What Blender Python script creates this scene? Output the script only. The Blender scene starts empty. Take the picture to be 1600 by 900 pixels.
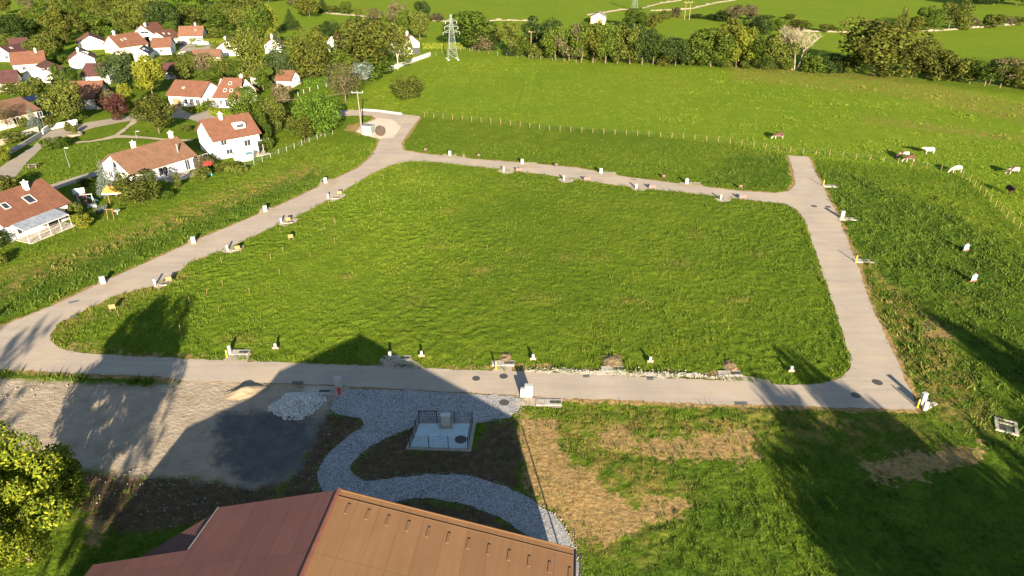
import bpy, bmesh, math, random
import numpy as np
from mathutils import Vector, Matrix
from mathutils.geometry import tessellate_polygon

# ------------------------------------------------------------------ camera, sky, sun, exposure
scene = bpy.context.scene
COL = scene.collection
CAM_H, PITCH, FPX = 43.0, math.radians(28.0), 1067.0
cd = bpy.data.cameras.new("camera")
cam = bpy.data.objects.new("camera", cd)
COL.objects.link(cam)
cam.location = (0, 0, CAM_H)
cam.rotation_euler = (math.radians(90) - PITCH, 0, 0)
cd.sensor_width = 36.0
cd.lens = FPX / 1600 * 36.0
cd.clip_start, cd.clip_end = 0.5, 6000
scene.camera = cam

SUN_EL, SUN_AZ = math.radians(15.0), math.radians(169.55)     # azimuth clockwise from +Y
world = bpy.data.worlds.new("World")
scene.world = world
world.use_nodes = True
wn = world.node_tree
sky = wn.nodes.new("ShaderNodeTexSky")
sky.sky_type = 'NISHITA'
sky.sun_disc = False
sky.sun_elevation = SUN_EL
sky.sun_rotation = SUN_AZ
sky.altitude = 400
sky.air_density = 1.0
sky.dust_density = 0.6
bg = wn.nodes["Background"]
bg.inputs["Strength"].default_value = 0.05
wn.links.new(sky.outputs[0], bg.inputs["Color"])
sl = bpy.data.lights.new("sun", 'SUN')
sl.energy = 5.0
sl.angle = math.radians(0.53)
sl.color = (1.0, 0.85, 0.645)
sun = bpy.data.objects.new("sun", sl)
COL.objects.link(sun)
sd_ = Vector((math.sin(SUN_AZ) * math.cos(SUN_EL), math.cos(SUN_AZ) * math.cos(SUN_EL), math.sin(SUN_EL)))
sun.rotation_euler = sd_.to_track_quat('Z', 'Y').to_euler()
sun.location = (30, -60, 80)
scene.view_settings.view_transform = 'Standard'
scene.view_settings.look = 'None'
scene.view_settings.gamma = 1.0
scene.view_settings.exposure = 2.12
scene.render.engine = 'CYCLES'

rng = np.random.default_rng(7)
random.seed(7)

# ------------------------------------------------------------------ measuring helpers (a drone picture taken 43 m above level ground)
cp, sp = math.cos(PITCH), math.sin(PITCH)
def ray(x, y):
    u = (x - 800) / FPX; v = (450 - y) / FPX
    return Vector((u, cp + v * sp, -sp + v * cp))
def P(x, y, z=0.0):
    r = ray(x, y); t = (CAM_H - z) / -r.z
    return Vector((r.x * t, r.y * t, z))
def height_at(g, ty):
    v = (450 - ty) / FPX
    return CAM_H + g.y * (-sp + v * cp) / (cp + v * sp)
def depth(g): return g.y * cp + (CAM_H - g.z) * sp
def PP(pts): return np.array([P(x, y)[:2] for x, y in pts])

def poly_sd(pts, poly):
    """signed distance (positive inside) of (N,2) points to a polygon"""
    n = len(poly); d2 = np.full(len(pts), 1e18); inside = np.zeros(len(pts), bool)
    for i in range(n):
        a = poly[i]; b = poly[(i + 1) % n]; e = b - a; w = pts - a
        t = np.clip((w @ e) / max(e @ e, 1e-9), 0, 1)
        q = w - t[:, None] * e
        d2 = np.minimum(d2, (q * q).sum(1))
        c = (a[1] > pts[:, 1]) != (b[1] > pts[:, 1])
        with np.errstate(divide='ignore', invalid='ignore'):
            xi = (b[0] - a[0]) * (pts[:, 1] - a[1]) / (b[1] - a[1]) + a[0]
        inside ^= c & (pts[:, 0] < xi)
    d = np.sqrt(d2)
    return np.where(inside, d, -d)

# ------------------------------------------------------------------ materials
def nodes(name):
    m = bpy.data.materials.new(name); m.use_nodes = True
    nt = m.node_tree
    return m, nt, nt.nodes["Principled BSDF"]
def N(nt, kind, **kw):
    n = nt.nodes.new(kind)
    for k, v in kw.items():
        if k.startswith("i_"):
            key = k[2:]
            n.inputs[int(key) if key.isdigit() else key.replace("_", " ")].default_value = v
        else: setattr(n, k, v)
    return n
def rgba(c): return (c[0], c[1], c[2], 1.0)
def ramp(nt, src, stops):
    r = N(nt, "ShaderNodeValToRGB")
    el = r.color_ramp.elements
    while len(el) > 1: el.remove(el[0])
    el[0].position, el[0].color = stops[0][0], rgba(stops[0][1])
    for p, c in stops[1:]:
        e = el.new(p); e.color = rgba(c)
    nt.links.new(src, r.inputs[0])
    return r.outputs[0]
def mixc(nt, fac, a, b, blend='MIX'):
    m = N(nt, "ShaderNodeMix", data_type='RGBA', blend_type=blend)
    for s, v in ((m.inputs[0], fac), (m.inputs[6], a), (m.inputs[7], b)):
        if hasattr(v, "is_output"): nt.links.new(v, s)
        elif isinstance(v, (int, float)): s.default_value = v
        else: s.default_value = rgba(v)
    return m.outputs[2]
def maprange(nt, src, a, b, c=0.0, d=1.0, smooth=False):
    m = N(nt, "ShaderNodeMapRange")
    m.inputs[1].default_value, m.inputs[2].default_value, m.inputs[3].default_value, m.inputs[4].default_value = a, b, c, d
    if smooth: m.interpolation_type = 'SMOOTHSTEP'
    nt.links.new(src, m.inputs[0])
    return m.outputs[0]
def math_(nt, op, a, b):
    m = N(nt, "ShaderNodeMath", operation=op)
    for i, v in enumerate((a, b)):
        if hasattr(v, "is_output"): nt.links.new(v, m.inputs[i])
        else: m.inputs[i].default_value = v
    return m.outputs[0]
def noise(nt, vec, scale, detail=4, rough=.55, dist=0.0):
    n = N(nt, "ShaderNodeTexNoise")
    n.inputs["Scale"].default_value = scale; n.inputs["Detail"].default_value = detail
    n.inputs["Roughness"].default_value = rough; n.inputs["Distortion"].default_value = dist
    nt.links.new(vec, n.inputs["Vector"])
    return n.outputs[0]
def bump(nt, bsdf, h, strength, dist):
    b = N(nt, "ShaderNodeBump")
    b.inputs["Strength"].default_value = strength; b.inputs["Distance"].default_value = dist
    nt.links.new(h, b.inputs["Height"]); nt.links.new(b.outputs[0], bsdf.inputs["Normal"])
def mat(name, c, c2=None, scale=2.0, rough=.8, bmp=0.0, bscale=15.0, spec=.3, metal=0.0):
    m, nt, b = nodes(name)
    tc = N(nt, "ShaderNodeTexCoord").outputs["Object"]
    c2 = c2 or tuple(v * .78 for v in c)
    f = noise(nt, tc, scale, 5, .6)
    nt.links.new(ramp(nt, f, [(.32, c2), (.68, c)]), b.inputs["Base Color"])
    b.inputs["Roughness"].default_value = rough
    b.inputs["Specular IOR Level"].default_value = spec
    b.inputs["Metallic"].default_value = metal
    if bmp: bump(nt, b, noise(nt, tc, bscale, 4, .6), bmp, .05)
    return m

def roof_mat(name, c, c2, moss=None):
    """clay tiles: courses across the slope, tile to tile colour, weather streaks"""
    m, nt, b = nodes(name)
    uv = N(nt, "ShaderNodeUVMap").outputs[0]
    br = N(nt, "ShaderNodeTexBrick", offset=.5)
    br.inputs["Scale"].default_value = 1.0
    br.inputs["Brick Width"].default_value = .3; br.inputs["Row Height"].default_value = .34
    br.inputs["Mortar Size"].default_value = .02
    br.inputs["Color1"].default_value = rgba(c); br.inputs["Color2"].default_value = rgba(c2)
    br.inputs["Mortar"].default_value = rgba(tuple(v * .55 for v in c2))
    nt.links.new(uv, br.inputs["Vector"])
    tc = N(nt, "ShaderNodeTexCoord").outputs["Object"]
    col = mixc(nt, maprange(nt, noise(nt, tc, .7, 6, .7), .36, .66, 0, .75), br.outputs[0], tuple(v * .62 for v in c2))
    col = mixc(nt, maprange(nt, noise(nt, tc, 3.5, 4, .7), .5, .75, 0, .35), col, moss or (c[0], c[1] * 1.25, c[2] * 1.3))
    nt.links.new(col, b.inputs["Base Color"])
    b.inputs["Roughness"].default_value = .85
    b.inputs["Specular IOR Level"].default_value = .2
    bump(nt, b, br.outputs[1], -.5, .03)
    return m

def leaf_mat(name, c1, c2, c3, trans=.22):
    m, nt, b = nodes(name)
    at = N(nt, "ShaderNodeAttribute", attribute_name="rnd").outputs["Fac"]
    oi = N(nt, "ShaderNodeObjectInfo").outputs["Random"]
    tc = N(nt, "ShaderNodeTexCoord").outputs["Object"]
    big = noise(nt, tc, 4.0, 3, .5)
    f = math_(nt, 'ADD', math_(nt, 'MULTIPLY', at, .55), math_(nt, 'MULTIPLY', big, .55))
    f = math_(nt, 'ADD', f, math_(nt, 'MULTIPLY', math_(nt, 'SUBTRACT', oi, .5), .22))
    col = ramp(nt, f, [(.25, c1), (.52, c2), (.85, c3)])
    nt.links.new(col, b.inputs["Base Color"])
    b.inputs["Roughness"].default_value = .7
    b.inputs["Specular IOR Level"].default_value = .08
    tr = N(nt, "ShaderNodeBsdfTranslucent")
    nt.links.new(col, tr.inputs[0])
    mx = N(nt, "ShaderNodeMixShader"); mx.inputs[0].default_value = trans
    nt.links.new(b.outputs[0], mx.inputs[1]); nt.links.new(tr.outputs[0], mx.inputs[2])
    nt.links.new(mx.outputs[0], nt.nodes["Material Output"].inputs[0])
    return m

MT = {}
MT['white_render'] = mat("white_render", (.78, .76, .72), (.70, .68, .64), 1.2, .9)
MT['cream_render'] = mat("cream_render", (.66, .56, .43), (.58, .48, .36), 1.2, .9)
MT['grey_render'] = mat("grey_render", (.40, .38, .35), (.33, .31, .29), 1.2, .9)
MT['tile_red'] = roof_mat("tile_red", (.1795, .0821, .0519), (.1496, .0660, .0408))
MT['tile_orange'] = roof_mat("tile_orange", (.2035, .1010, .0627), (.1736, .0821, .0519))
MT['tile_brown'] = roof_mat("tile_brown", (.1795, .0854, .0525), (.1463, .0683, .0420))
MT['tile_tan'] = roof_mat("tile_tan", (.198, .1092, .0675), (.1705, .091, .056))
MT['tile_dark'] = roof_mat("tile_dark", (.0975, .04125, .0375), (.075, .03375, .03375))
MT['slate'] = roof_mat("slate", (.045, .04875, .06375), (.0375, .039, .04875), (.0525, .0525, .06))
MT['stone_roof'] = roof_mat("stone_roof", (.27, .2325, .195), (.225, .195, .165), (.285, .255, .225))
MT['frame_white'] = mat("frame_white", (.5040, .5040, .4900), rough=.5)
MT['frame_dark'] = mat("frame_dark", (.06, .06, .065), rough=.5)
MT['glass'] = mat("window_glass", (.03, .035, .045), (.02, .024, .03), rough=.12, spec=.6)
MT['solar'] = mat("solar_glass", (.012, .016, .05), (.008, .01, .03), rough=.15, spec=.6)
MT['timber'] = mat("timber", (.2380, .1330, .0560), (.1750, .0910, .0350), 4, .8)
MT['pale_wood'] = mat("pale_wood", (.2262, .1609, .0770), (.1827, .1228, .0539), 4, .8)
MT['weathered_wood'] = mat("weathered_wood", (.1856, .1533, .1155), (.1350, .1095, .0840), 5, .9)
MT['bark'] = mat("bark", (.14, .10, .07), (.09, .065, .045), 6, .95, .5, 12)
MT['pale_bark'] = mat("pale_bark", (.3640, .3290, .2800), (.2520, .2240, .1890), 5, .9)
MT['dead_bark'] = mat("dead_bark", (.3100, .2580, .1848), (.2356, .1920, .1344), 5, .9)
MT['steel'] = mat("galvanised_steel", (.1764, .2016, .1974), (.1512, .1722, .1680), 3, .5, metal=.1)
MT['black_metal'] = mat("black_metal", (.018, .018, .02), rough=.5)
MT['white_plastic'] = mat("white_plastic", (.3968, .3918, .3770), (.3670, .3621, .3472), 3, .5)
MT['concrete'] = mat("concrete", (.33, .2993, .252), (.2625, .2409, .203), 2.5, .9, .3)
MT['pale_concrete'] = mat("pale_concrete", (.42, .3796, .322), (.345, .3066, .259), 2.0, .9, .3)
MT['lid'] = mat("cast_iron_lid", (.075, .07, .065), (.05, .048, .045), 6, .6)
MT['yellow_paint'] = mat("yellow_paint", (.4800, .3300, .0120), (.4200, .2820, .0120), 4, .5)
MT['red_paint'] = mat("red_paint", (.50, .03, .025), (.4, .02, .02), 4, .45)
MT['blue_sign'] = mat("blue_sign", (.18, .36, .62), (.2, .4, .65), 4, .5)
MT['pink_sign'] = mat("pink_sign", (.2750, .1200, .1100), (.2200, .0900, .0900), 4, .6)
MT['green_metal'] = mat("green_metal", (.30, .37, .29), (.26, .32, .25), 2, .6)
MT['vent'] = mat("vent_grille", (.13, .16, .12), rough=.7)
MT['reel_wood'] = mat("reel_wood", (.065, .047, .038), (.04, .03, .025), 5, .9)
MT['red_cloth'] = mat("red_cloth", (.45, .03, .025), rough=.8)
MT['teal'] = mat("teal_plastic", (.10, .42, .36), rough=.5)
MT['pink'] = mat("pink_plastic", (.55, .10, .22), rough=.6)
MT['water'] = mat("pool_water", (.12, .32, .36), (.10, .28, .33), rough=.08, spec=.6)
MT['hair_brown'] = mat("brown_hide", (.1200, .0330, .0150), (.0900, .0240, .0120), 2.5, .85)
MT['hair_dark'] = mat("dark_hide", (.0385, .0154, .0105), (.0280, .0112, .0084), 2.5, .85)
MT['hair_white'] = mat("white_hide", (.3732, .3427, .2851), (.3214, .2873, .2328), 2.5, .85)
MT['car_paint'] = mat("white_car_paint", (.5460, .5460, .5460), (.5320, .5320, .5320), 1, .25, spec=.6)
MT['dark_paint'] = mat("dark_car_paint", (.03, .032, .04), rough=.25, spec=.6)
MT['tyre'] = mat("tyre_rubber", (.02, .02, .02), rough=.9)
MT['stone'] = mat("dry_stone", (.2063, .1807, .1310), (.1403, .1205, .0874), 1.5, .95, .6, 4)
MT['rubble'] = mat("white_rubble", (.6487, .6314, .5859), (.4708, .4583, .4297), 3, .9)
MT['sand'] = mat("sand", (.2700, .2095, .1386), (.2268, .1737, .1155), 3, .95, .4, 8)

MT['leaf_mid'] = leaf_mat("leaf_mid", (.0144, .0269, .0034), (.0427, .0707, .0081), (.0882, .1176, .0151), .14)
MT['leaf_dark'] = leaf_mat("leaf_dark", (.0077, .0154, .0043), (.0221, .0397, .0088), (.0462, .0714, .0151), .14)
MT['leaf_olive'] = leaf_mat("leaf_olive", (.0211, .0288, .0048), (.0615, .0773, .0125), (.1146, .1302, .0235), .14)
MT['leaf_yellow'] = leaf_mat("leaf_yellow", (.050, .070, .008), (.105, .125, .013), (.175, .175, .018), .14)
MT['leaf_bright'] = leaf_mat("leaf_bright", (.0168, .0360, .0038), (.0486, .0920, .0088), (.0924, .1512, .0168), .14)
MT['leaf_tan'] = leaf_mat("leaf_tan", (.0298, .0261, .0119), (.0776, .0676, .0319), (.1302, .1142, .0573), .14)
MT['leaf_rust'] = leaf_mat("leaf_rust", (.0173, .0225, .0041), (.0530, .0635, .0098), (.1042, .1070, .0176), .14)
MT['leaf_purple'] = leaf_mat("leaf_purple", (.0132, .0060, .0066), (.0414, .0147, .0147), (.0840, .0315, .0273), .14)
MT['leaf_blue'] = leaf_mat("leaf_blue", (.0408, .0576, .0456), (.1030, .1325, .1104), (.1848, .2184, .1848), .1)
MT['leaf_spruce'] = leaf_mat("leaf_spruce", (.0096, .0182, .0067), (.0309, .0500, .0162), (.0630, .0840, .0294), .1)
MT['leaf_maple'] = leaf_mat("leaf_maple", (.034, .060, .008), (.105, .142, .012), (.235, .255, .022), .25)
MT['leaf_hedge'] = leaf_mat("leaf_hedge", (.0300, .0480, .0048), (.0920, .1242, .0110), (.1680, .1995, .0210), .14)

def grass_colour(nt):
    """colour of the sward from world position; zone attributes: pasture, lush, dry"""
    pos = N(nt, "ShaderNodeNewGeometry").outputs["Position"]
    def A(n): return N(nt, "ShaderNodeAttribute", attribute_name=n).outputs["Fac"]
    big = noise(nt, pos, .035, 4, .6)
    mid = noise(nt, pos, .28, 5, .65)
    fine = noise(nt, pos, 1.7, 3, .6)
    col = ramp(nt, mid, [(.3, (.0750, .1203, .0109)), (.5, (.1018, .1455, .0125)), (.72, (.1501, .1707, .0187))])
    col = mixc(nt, maprange(nt, big, .36, .62, 0, .7), col, (.0676, .117, .0096))
    pas = ramp(nt, mid, [(.3, (.1099, .1684, .0131)), (.5, (.1368, .1896, .0144)), (.72, (.1682, .2058, .0215))])
    pas = mixc(nt, maprange(nt, big, .4, .65, 0, .45), pas, (.0987, .1672, .0131))
    col = mixc(nt, A("pasture"), col, pas)
    lush = ramp(nt, mid, [(.32, (.0450, .0845, .0092)), (.6, (.0750, .1178, .0119)), (.78, (.1250, .1473, .0238))])
    col = mixc(nt, A("lush"), col, lush)
    dry = ramp(nt, fine, [(.3, (.1495, .1155, .027)), (.7, (.2702, .198, .0675))])
    dryf = math_(nt, 'MULTIPLY', A("dry"), maprange(nt, noise(nt, pos, .6, 4, .6), .42, .62, 0, 1))
    col = mixc(nt, dryf, col, dry)
    return pos, col, fine, mid

# blades and tufts
m, nt, b = nodes("grass_blades")
pos, col, fine, mid = grass_colour(nt)
rn = N(nt, "ShaderNodeAttribute", attribute_name="rnd").outputs["Fac"]
col = mixc(nt, 1.0, col, ramp(nt, rn, [(0, (.62, .68, .6)), (.6, (1.1, 1.08, 1.0)), (.9, (1.3, 1.2, 1.15)), (1, (1.55, 1.35, 1.6))]), 'MULTIPLY')
nt.links.new(col, b.inputs["Base Color"]); b.inputs["Roughness"].default_value = .7
b.inputs["Specular IOR Level"].default_value = .2
tr = N(nt, "ShaderNodeBsdfTranslucent"); nt.links.new(col, tr.inputs[0])
mx = N(nt, "ShaderNodeMixShader"); mx.inputs[0].default_value = .2
nt.links.new(b.outputs[0], mx.inputs[1]); nt.links.new(tr.outputs[0], mx.inputs[2])
nt.links.new(mx.outputs[0], nt.nodes["Material Output"].inputs[0])
MT['grass'] = m

# ground sheet: sward, bare soil, dusty yard, dark gravel
m, nt, b = nodes("ground_surface")
pos, col, fine, mid = grass_colour(nt)
col = mixc(nt, 1.0, col, ramp(nt, noise(nt, pos, 3.0, 5, .7), [(.3, (.55, .6, .5)), (.5, (.95, .97, .95)), (.7, (1.3, 1.22, 1.2))]), 'MULTIPLY')
n1 = noise(nt, pos, .45, 6, .68); n2 = noise(nt, pos, 1.6, 5, .7)
def mask(attr, amp, w):
    a = N(nt, "ShaderNodeAttribute", attribute_name=attr).outputs["Fac"]
    s = math_(nt, 'ADD', a, math_(nt, 'MULTIPLY', math_(nt, 'SUBTRACT', n1, .5), amp))
    s = math_(nt, 'ADD', s, math_(nt, 'MULTIPLY', math_(nt, 'SUBTRACT', n2, .5), amp * .8))
    return maprange(nt, s, -w, w, 0, 1, True)
soil = ramp(nt, noise(nt, pos, 2.2, 6, .72), [(.28, (.1531, .0976, .0396)), (.5, (.2767, .1830, .0748)), (.72, (.3886, .2773, .1276))])
col = mixc(nt, mask("soil", 6.5, .3), col, soil)
mud = ramp(nt, noise(nt, pos, 1.3, 6, .75), [(.3, (.05, .036, .022)), (.52, (.10, .068, .040)), (.66, (.15, .105, .06)), (.78, (.40, .36, .30))])
col = mixc(nt, mask("mud", 3.0, .5), col, mud)
lot = ramp(nt, noise(nt, pos, .5, 7, .7), [(.28, (.2270, .1800, .1272)), (.5, (.3178, .2592, .1908)), (.7, (.3783, .3168, .2411))])
lot = mixc(nt, maprange(nt, noise(nt, pos, 5, 4, .7), .6, .72, 0, .6), lot, (.464, .4212, .3456))
col = mixc(nt, mask("lot", 2.2, .6), col, lot)
tar = ramp(nt, noise(nt, pos, .8, 6, .7), [(.3, (.0788, .0761, .0736)), (.6, (.1260, .1197, .1086)), (.75, (.1995, .1825, .1564))])
col = mixc(nt, mask("tar", 4.0, .9), col, tar)
nt.links.new(col, b.inputs["Base Color"])
b.inputs["Roughness"].default_value = 1.0; b.inputs["Specular IOR Level"].default_value = .02
bump(nt, b, math_(nt, 'ADD', noise(nt, pos, 2.6, 5, .7), math_(nt, 'MULTIPLY', noise(nt, pos, .9, 3, .6), .8)), .55, .22)
MT['ground'] = m

def road_mat(name, c, c2, dust):
    m, nt, b = nodes(name)
    pos = N(nt, "ShaderNodeNewGeometry").outputs["Position"]
    f = noise(nt, pos, .25, 6, .65)
    col = ramp(nt, f, [(.3, c2), (.55, c), (.75, dust)])
    col = mixc(nt, maprange(nt, noise(nt, pos, 9, 4, .8), .35, .65, 0, .22), col, tuple(v * .75 for v in c2))
    st = N(nt, "ShaderNodeMapping"); st.inputs["Scale"].default_value = (.05, .9, 1)
    nt.links.new(pos, st.inputs[0])
    col = mixc(nt, maprange(nt, noise(nt, st.outputs[0], 1.0, 4, .7), .45, .7, 0, .6), col, tuple(v * .82 for v in c2))
    nt.links.new(col, b.inputs["Base Color"])
    b.inputs["Roughness"].default_value = .9; b.inputs["Specular IOR Level"].default_value = .2
    col = mixc(nt, maprange(nt, noise(nt, pos, .9, 6, .75, 1.5), .56, .70, 0, .45), col, tuple(v * .72 for v in c2))
    col = mixc(nt, maprange(nt, noise(nt, pos, .12, 3, .6), .5, .62, 0, .5), col, (dust[0] * .98, dust[1] * .92, dust[2] * .84))
    nt.links.new(col, b.inputs['Base Color'])
    bump(nt, b, noise(nt, pos, 14, 3, .7), .15, .02)
    return m
MT['road'] = road_mat("dusty_asphalt", (.38, .3208, .2565), (.3325, .279, .225), (.4322, .3674, .2925))
MT['village_road'] = road_mat("pale_asphalt", (.306, .264, .2125), (.261, .2244, .1827), (.342, .2948, .238))
MT['track'] = road_mat("beaten_track", (.368, .304, .2184), (.304, .248, .1638), (.416, .352, .2574))
MT['chalk'] = road_mat("chalk_gravel", (.528, .468, .37), (.464, .4056, .3182), (.576, .5148, .4218))

m, nt, b = nodes("loose_gravel")
pos = N(nt, "ShaderNodeNewGeometry").outputs["Position"]
vo = N(nt, "ShaderNodeTexVoronoi"); vo.inputs["Scale"].default_value = 11.0
nt.links.new(pos, vo.inputs["Vector"])
sep = N(nt, "ShaderNodeSeparateColor"); nt.links.new(vo.outputs["Color"], sep.inputs[0])
col = ramp(nt, sep.outputs[0], [(.0, (.072, .07252, .0741)), (.35, (.1944, .1887, .1872)), (.7, (.2736, .2664, .2613)), (1, (.4176, .407, .3978))])
col = mixc(nt, maprange(nt, noise(nt, pos, .5, 4, .6), .4, .7, 0, .4), col, (.34, .33, .32))
nt.links.new(col, b.inputs["Base Color"]); b.inputs["Roughness"].default_value = .9
bump(nt, b, vo.outputs["Distance"], -.8, .06)
MT['gravel'] = m

# ------------------------------------------------------------------ object helpers
def tag(o, label=None, cat=None, group=None, kind=None):
    if label: o["label"] = label
    if cat: o["category"] = cat
    if group: o["group"] = group
    if kind: o["kind"] = kind
    return o
def thing(name, loc, label, cat, group=None, rz=0.0):
    o = bpy.data.objects.new(name, None); COL.objects.link(o)
    o.empty_display_size = .3
    o.location = loc; o.rotation_euler = (0, 0, rz)
    return tag(o, label, cat, group)
def link(name, me, material, parent=None):
    o = bpy.data.objects.new(name, me); COL.objects.link(o)
    if material is not None:
        if not me.materials: me.materials.append(material)
    if parent is not None: o.parent = parent
    return o
def mesh_np(name, verts, faces, smooth=False):
    """faces: (n,k) int array with the same k"""
    me = bpy.data.meshes.new(name)
    verts = np.asarray(verts, np.float32); faces = np.asarray(faces, np.int32)
    n, k = faces.shape
    me.vertices.add(len(verts)); me.vertices.foreach_set("co", verts.ravel())
    me.loops.add(n * k); me.loops.foreach_set("vertex_index", faces.ravel())
    me.polygons.add(n)
    me.polygons.foreach_set("loop_start", np.arange(0, n * k, k, dtype=np.int32))
    me.polygons.foreach_set("loop_total", np.full(n, k, np.int32))
    if smooth: me.polygons.foreach_set("use_smooth", np.ones(n, bool))
    me.update(calc_edges=True)
    return me
class MB:
    """collects simple shapes into ONE mesh"""
    def __init__(s): s.v = []; s.f = []
    def add(s, vs, fs):
        k = len(s.v); s.v += [tuple(v) for v in vs]; s.f += [tuple(i + k for i in f) for f in fs]; return s
    def box(s, c, d, rz=0.0, taper=1.0, M=None):
        x, y, z = d[0] / 2, d[1] / 2, d[2] / 2
        vs = [(-x, -y, -z), (x, -y, -z), (x, y, -z), (-x, y, -z)] + [(a * taper, b_ * taper, z) for a, b_ in ((-x, -y), (x, -y), (x, y), (-x, y))]
        R = M or Matrix.Rotation(rz, 3, 'Z')
        vs = [R @ Vector(v) + Vector(c) for v in vs]
        return s.add(vs, [(0, 3, 2, 1), (4, 5, 6, 7), (0, 1, 5, 4), (1, 2, 6, 5), (2, 3, 7, 6), (3, 0, 4, 7)])
    def tube(s, pts, rad, n=6, cap=True):
        pts = [Vector(p) for p in pts]
        rad = [rad] * len(pts) if isinstance(rad, (int, float)) else rad
        rings = []
        for i, p in enumerate(pts):
            d = (pts[min(i + 1, len(pts) - 1)] - pts[max(i - 1, 0)]).normalized()
            a = d.orthogonal().normalized(); c = d.cross(a)
            rings.append([p + (a * math.cos(2 * math.pi * j / n) + c * math.sin(2 * math.pi * j / n)) * rad[i] for j in range(n)])
        vs = [v for r in rings for v in r]; fs = []
        for i in range(len(pts) - 1):
            for j in range(n):
                fs.append((i * n + j, i * n + (j + 1) % n, (i + 1) * n + (j + 1) % n, (i + 1) * n + j))
        if cap:
            fs.append(tuple(range(n))[::-1]); fs.append(tuple((len(pts) - 1) * n + j for j in range(n)))
        return s.add(vs, fs)
    def bar(s, a, b_, w): return s.tube([a, b_], w, 4)
    def lathe(s, prof, c=(0, 0, 0), n=16):
        vs = []; fs = []
        for r, z in prof:
            for j in range(n):
                a = 2 * math.pi * j / n
                vs.append((c[0] + r * math.cos(a), c[1] + r * math.sin(a), c[2] + z))
        for i in range(len(prof) - 1):
            for j in range(n):
                fs.append((i * n + j, i * n + (j + 1) % n, (i + 1) * n + (j + 1) % n, (i + 1) * n + j))
        fs.append(tuple((len(prof) - 1) * n + j for j in range(n)))
        return s.add(vs, fs)
    def build(s, name, material, parent=None, bevel=0.0, smooth=False, uv=False):
        me = bpy.data.meshes.new(name); me.from_pydata(s.v, [], s.f); me.update()
        if bevel or True:
            bm = bmesh.new(); bm.from_mesh(me)
            bmesh.ops.recalc_face_normals(bm, faces=bm.faces)
            if bevel: bmesh.ops.bevel(bm, geom=bm.edges[:], offset=bevel, segments=1, affect='EDGES')
            bm.to_mesh(me); bm.free()
        if smooth: me.polygons.foreach_set("use_smooth", np.ones(len(me.polygons), bool))
        return link(name, me, material, parent)
def copy_tree(o, parent=None):
    c = o.copy(); COL.objects.link(c); c.parent = parent
    for ch in list(o.children): copy_tree(ch, c)
    return c

def jitter_poly(poly, step=.8, amp=.12, seed=0):
    r = np.random.default_rng(seed); out = []
    n = len(poly)
    for i in range(n):
        a = poly[i]; b_ = poly[(i + 1) % n]; L = np.linalg.norm(b_ - a); k = max(1, int(L / step))
        nrm = np.array([-(b_ - a)[1], (b_ - a)[0]]) / max(L, 1e-6)
        for j in range(k):
            q = a + (b_ - a) * j / k
            out.append(q + nrm * r.normal() * amp)
    return np.array(out)
def smooth_poly(poly, it=2):
    for _ in range(it):
        nx = np.roll(poly, -1, 0)
        poly = np.stack([poly * .75 + nx * .25, poly * .25 + nx * .75], 1).reshape(-1, 2)
    return poly
def sheet(name, loops, material, z, kind="structure", cuts=None):
    """a flat sheet; with cuts (two point pairs) a ring between an outer and an inner loop"""
    polys = [np.asarray(loops[0])]
    if len(loops) == 2:
        o_, n_ = np.asarray(loops[0]), np.asarray(loops[1])
        near_ = lambda arr, q: int(((arr - q) ** 2).sum(1).argmin())
        def area(a): return .5 * np.sum(a[:, 0] * np.roll(a[:, 1], -1) - np.roll(a[:, 0], -1) * a[:, 1])
        if area(o_) < 0: o_ = o_[::-1]
        if area(n_) < 0: n_ = n_[::-1]
        (a0, b0), (a1, b1) = cuts
        i0, i1, j0, j1 = near_(o_, a0), near_(o_, a1), near_(n_, b0), near_(n_, b1)
        run = lambda arr, i, j: arr[i:j + 1] if i <= j else np.concatenate([arr[i:], arr[:j + 1]])
        polys = [np.concatenate([run(o_, i0, i1), run(n_, j0, j1)[::-1]]), np.concatenate([run(o_, i1, i0), run(n_, j1, j0)[::-1]])]
    bm = bmesh.new()
    for q in polys:
        vs = [bm.verts.new((p[0], p[1], z)) for p in q]
        bm.faces.new(vs)
    bm.normal_update()
    bmesh.ops.triangulate(bm, faces=bm.faces[:], ngon_method='EAR_CLIP')
    for f in bm.faces:
        f.normal_update()
        if f.normal.z < 0: f.normal_flip()
    me = bpy.data.meshes.new(name); bm.to_mesh(me); bm.free()
    o = link(name, me, material); o["kind"] = kind
    return o
# ------------------------------------------------------------------ ground plan (traced, then laid out in metres)
island = PP([(78,524),(88,508),(115,494),(180,462),(235,448),(262,435),(280,424),(300,408),(350,390),(378,378),(440,348),(470,335),(520,309),(545,293),(580,272),(610,258),(640,252),(680,253),(760,262),(860,274),(980,292),(1080,302),(1180,314),(1225,318),(1245,328),(1258,345),(1270,380),(1290,440),(1310,500),(1328,555),(1329,576),(1312,592),(1280,600),(1230,602),(1130,594),(1020,590),(920,585),(840,581),(690,577),(600,573),(500,569),(400,565),(300,561),(200,557),(130,552),(98,546),(82,536)])
road_out = PP([(-260,545),(-80,530),(0,511),(60,487),(110,465),(160,441),(230,410),(300,378),(380,345),(450,315),(500,291),(560,262),(580,245),(590,228),(594,216),(575,212),(556,205),(566,194),(588,186),(580,180),(545,181),(500,184),(480,178),(530,172),(565,172),(625,178),(657,182),(640,205),(627,224),(631,235),(660,240),(720,247),(820,255),(900,262),(980,277),(1060,287),(1150,298),(1210,302),(1232,299),(1243,288),(1239,265),(1231,243),(1263,245),(1275,270),(1290,300),(1310,340),(1335,400),(1362,480),(1400,560),(1428,622),(1432,641),(1330,638),(1200,633),(1100,632),(1000,627),(880,623),(800,617),(650,610),(500,601),(400,598),(290,596),(240,588),(119,584),(0,577),(-260,592)])
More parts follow.
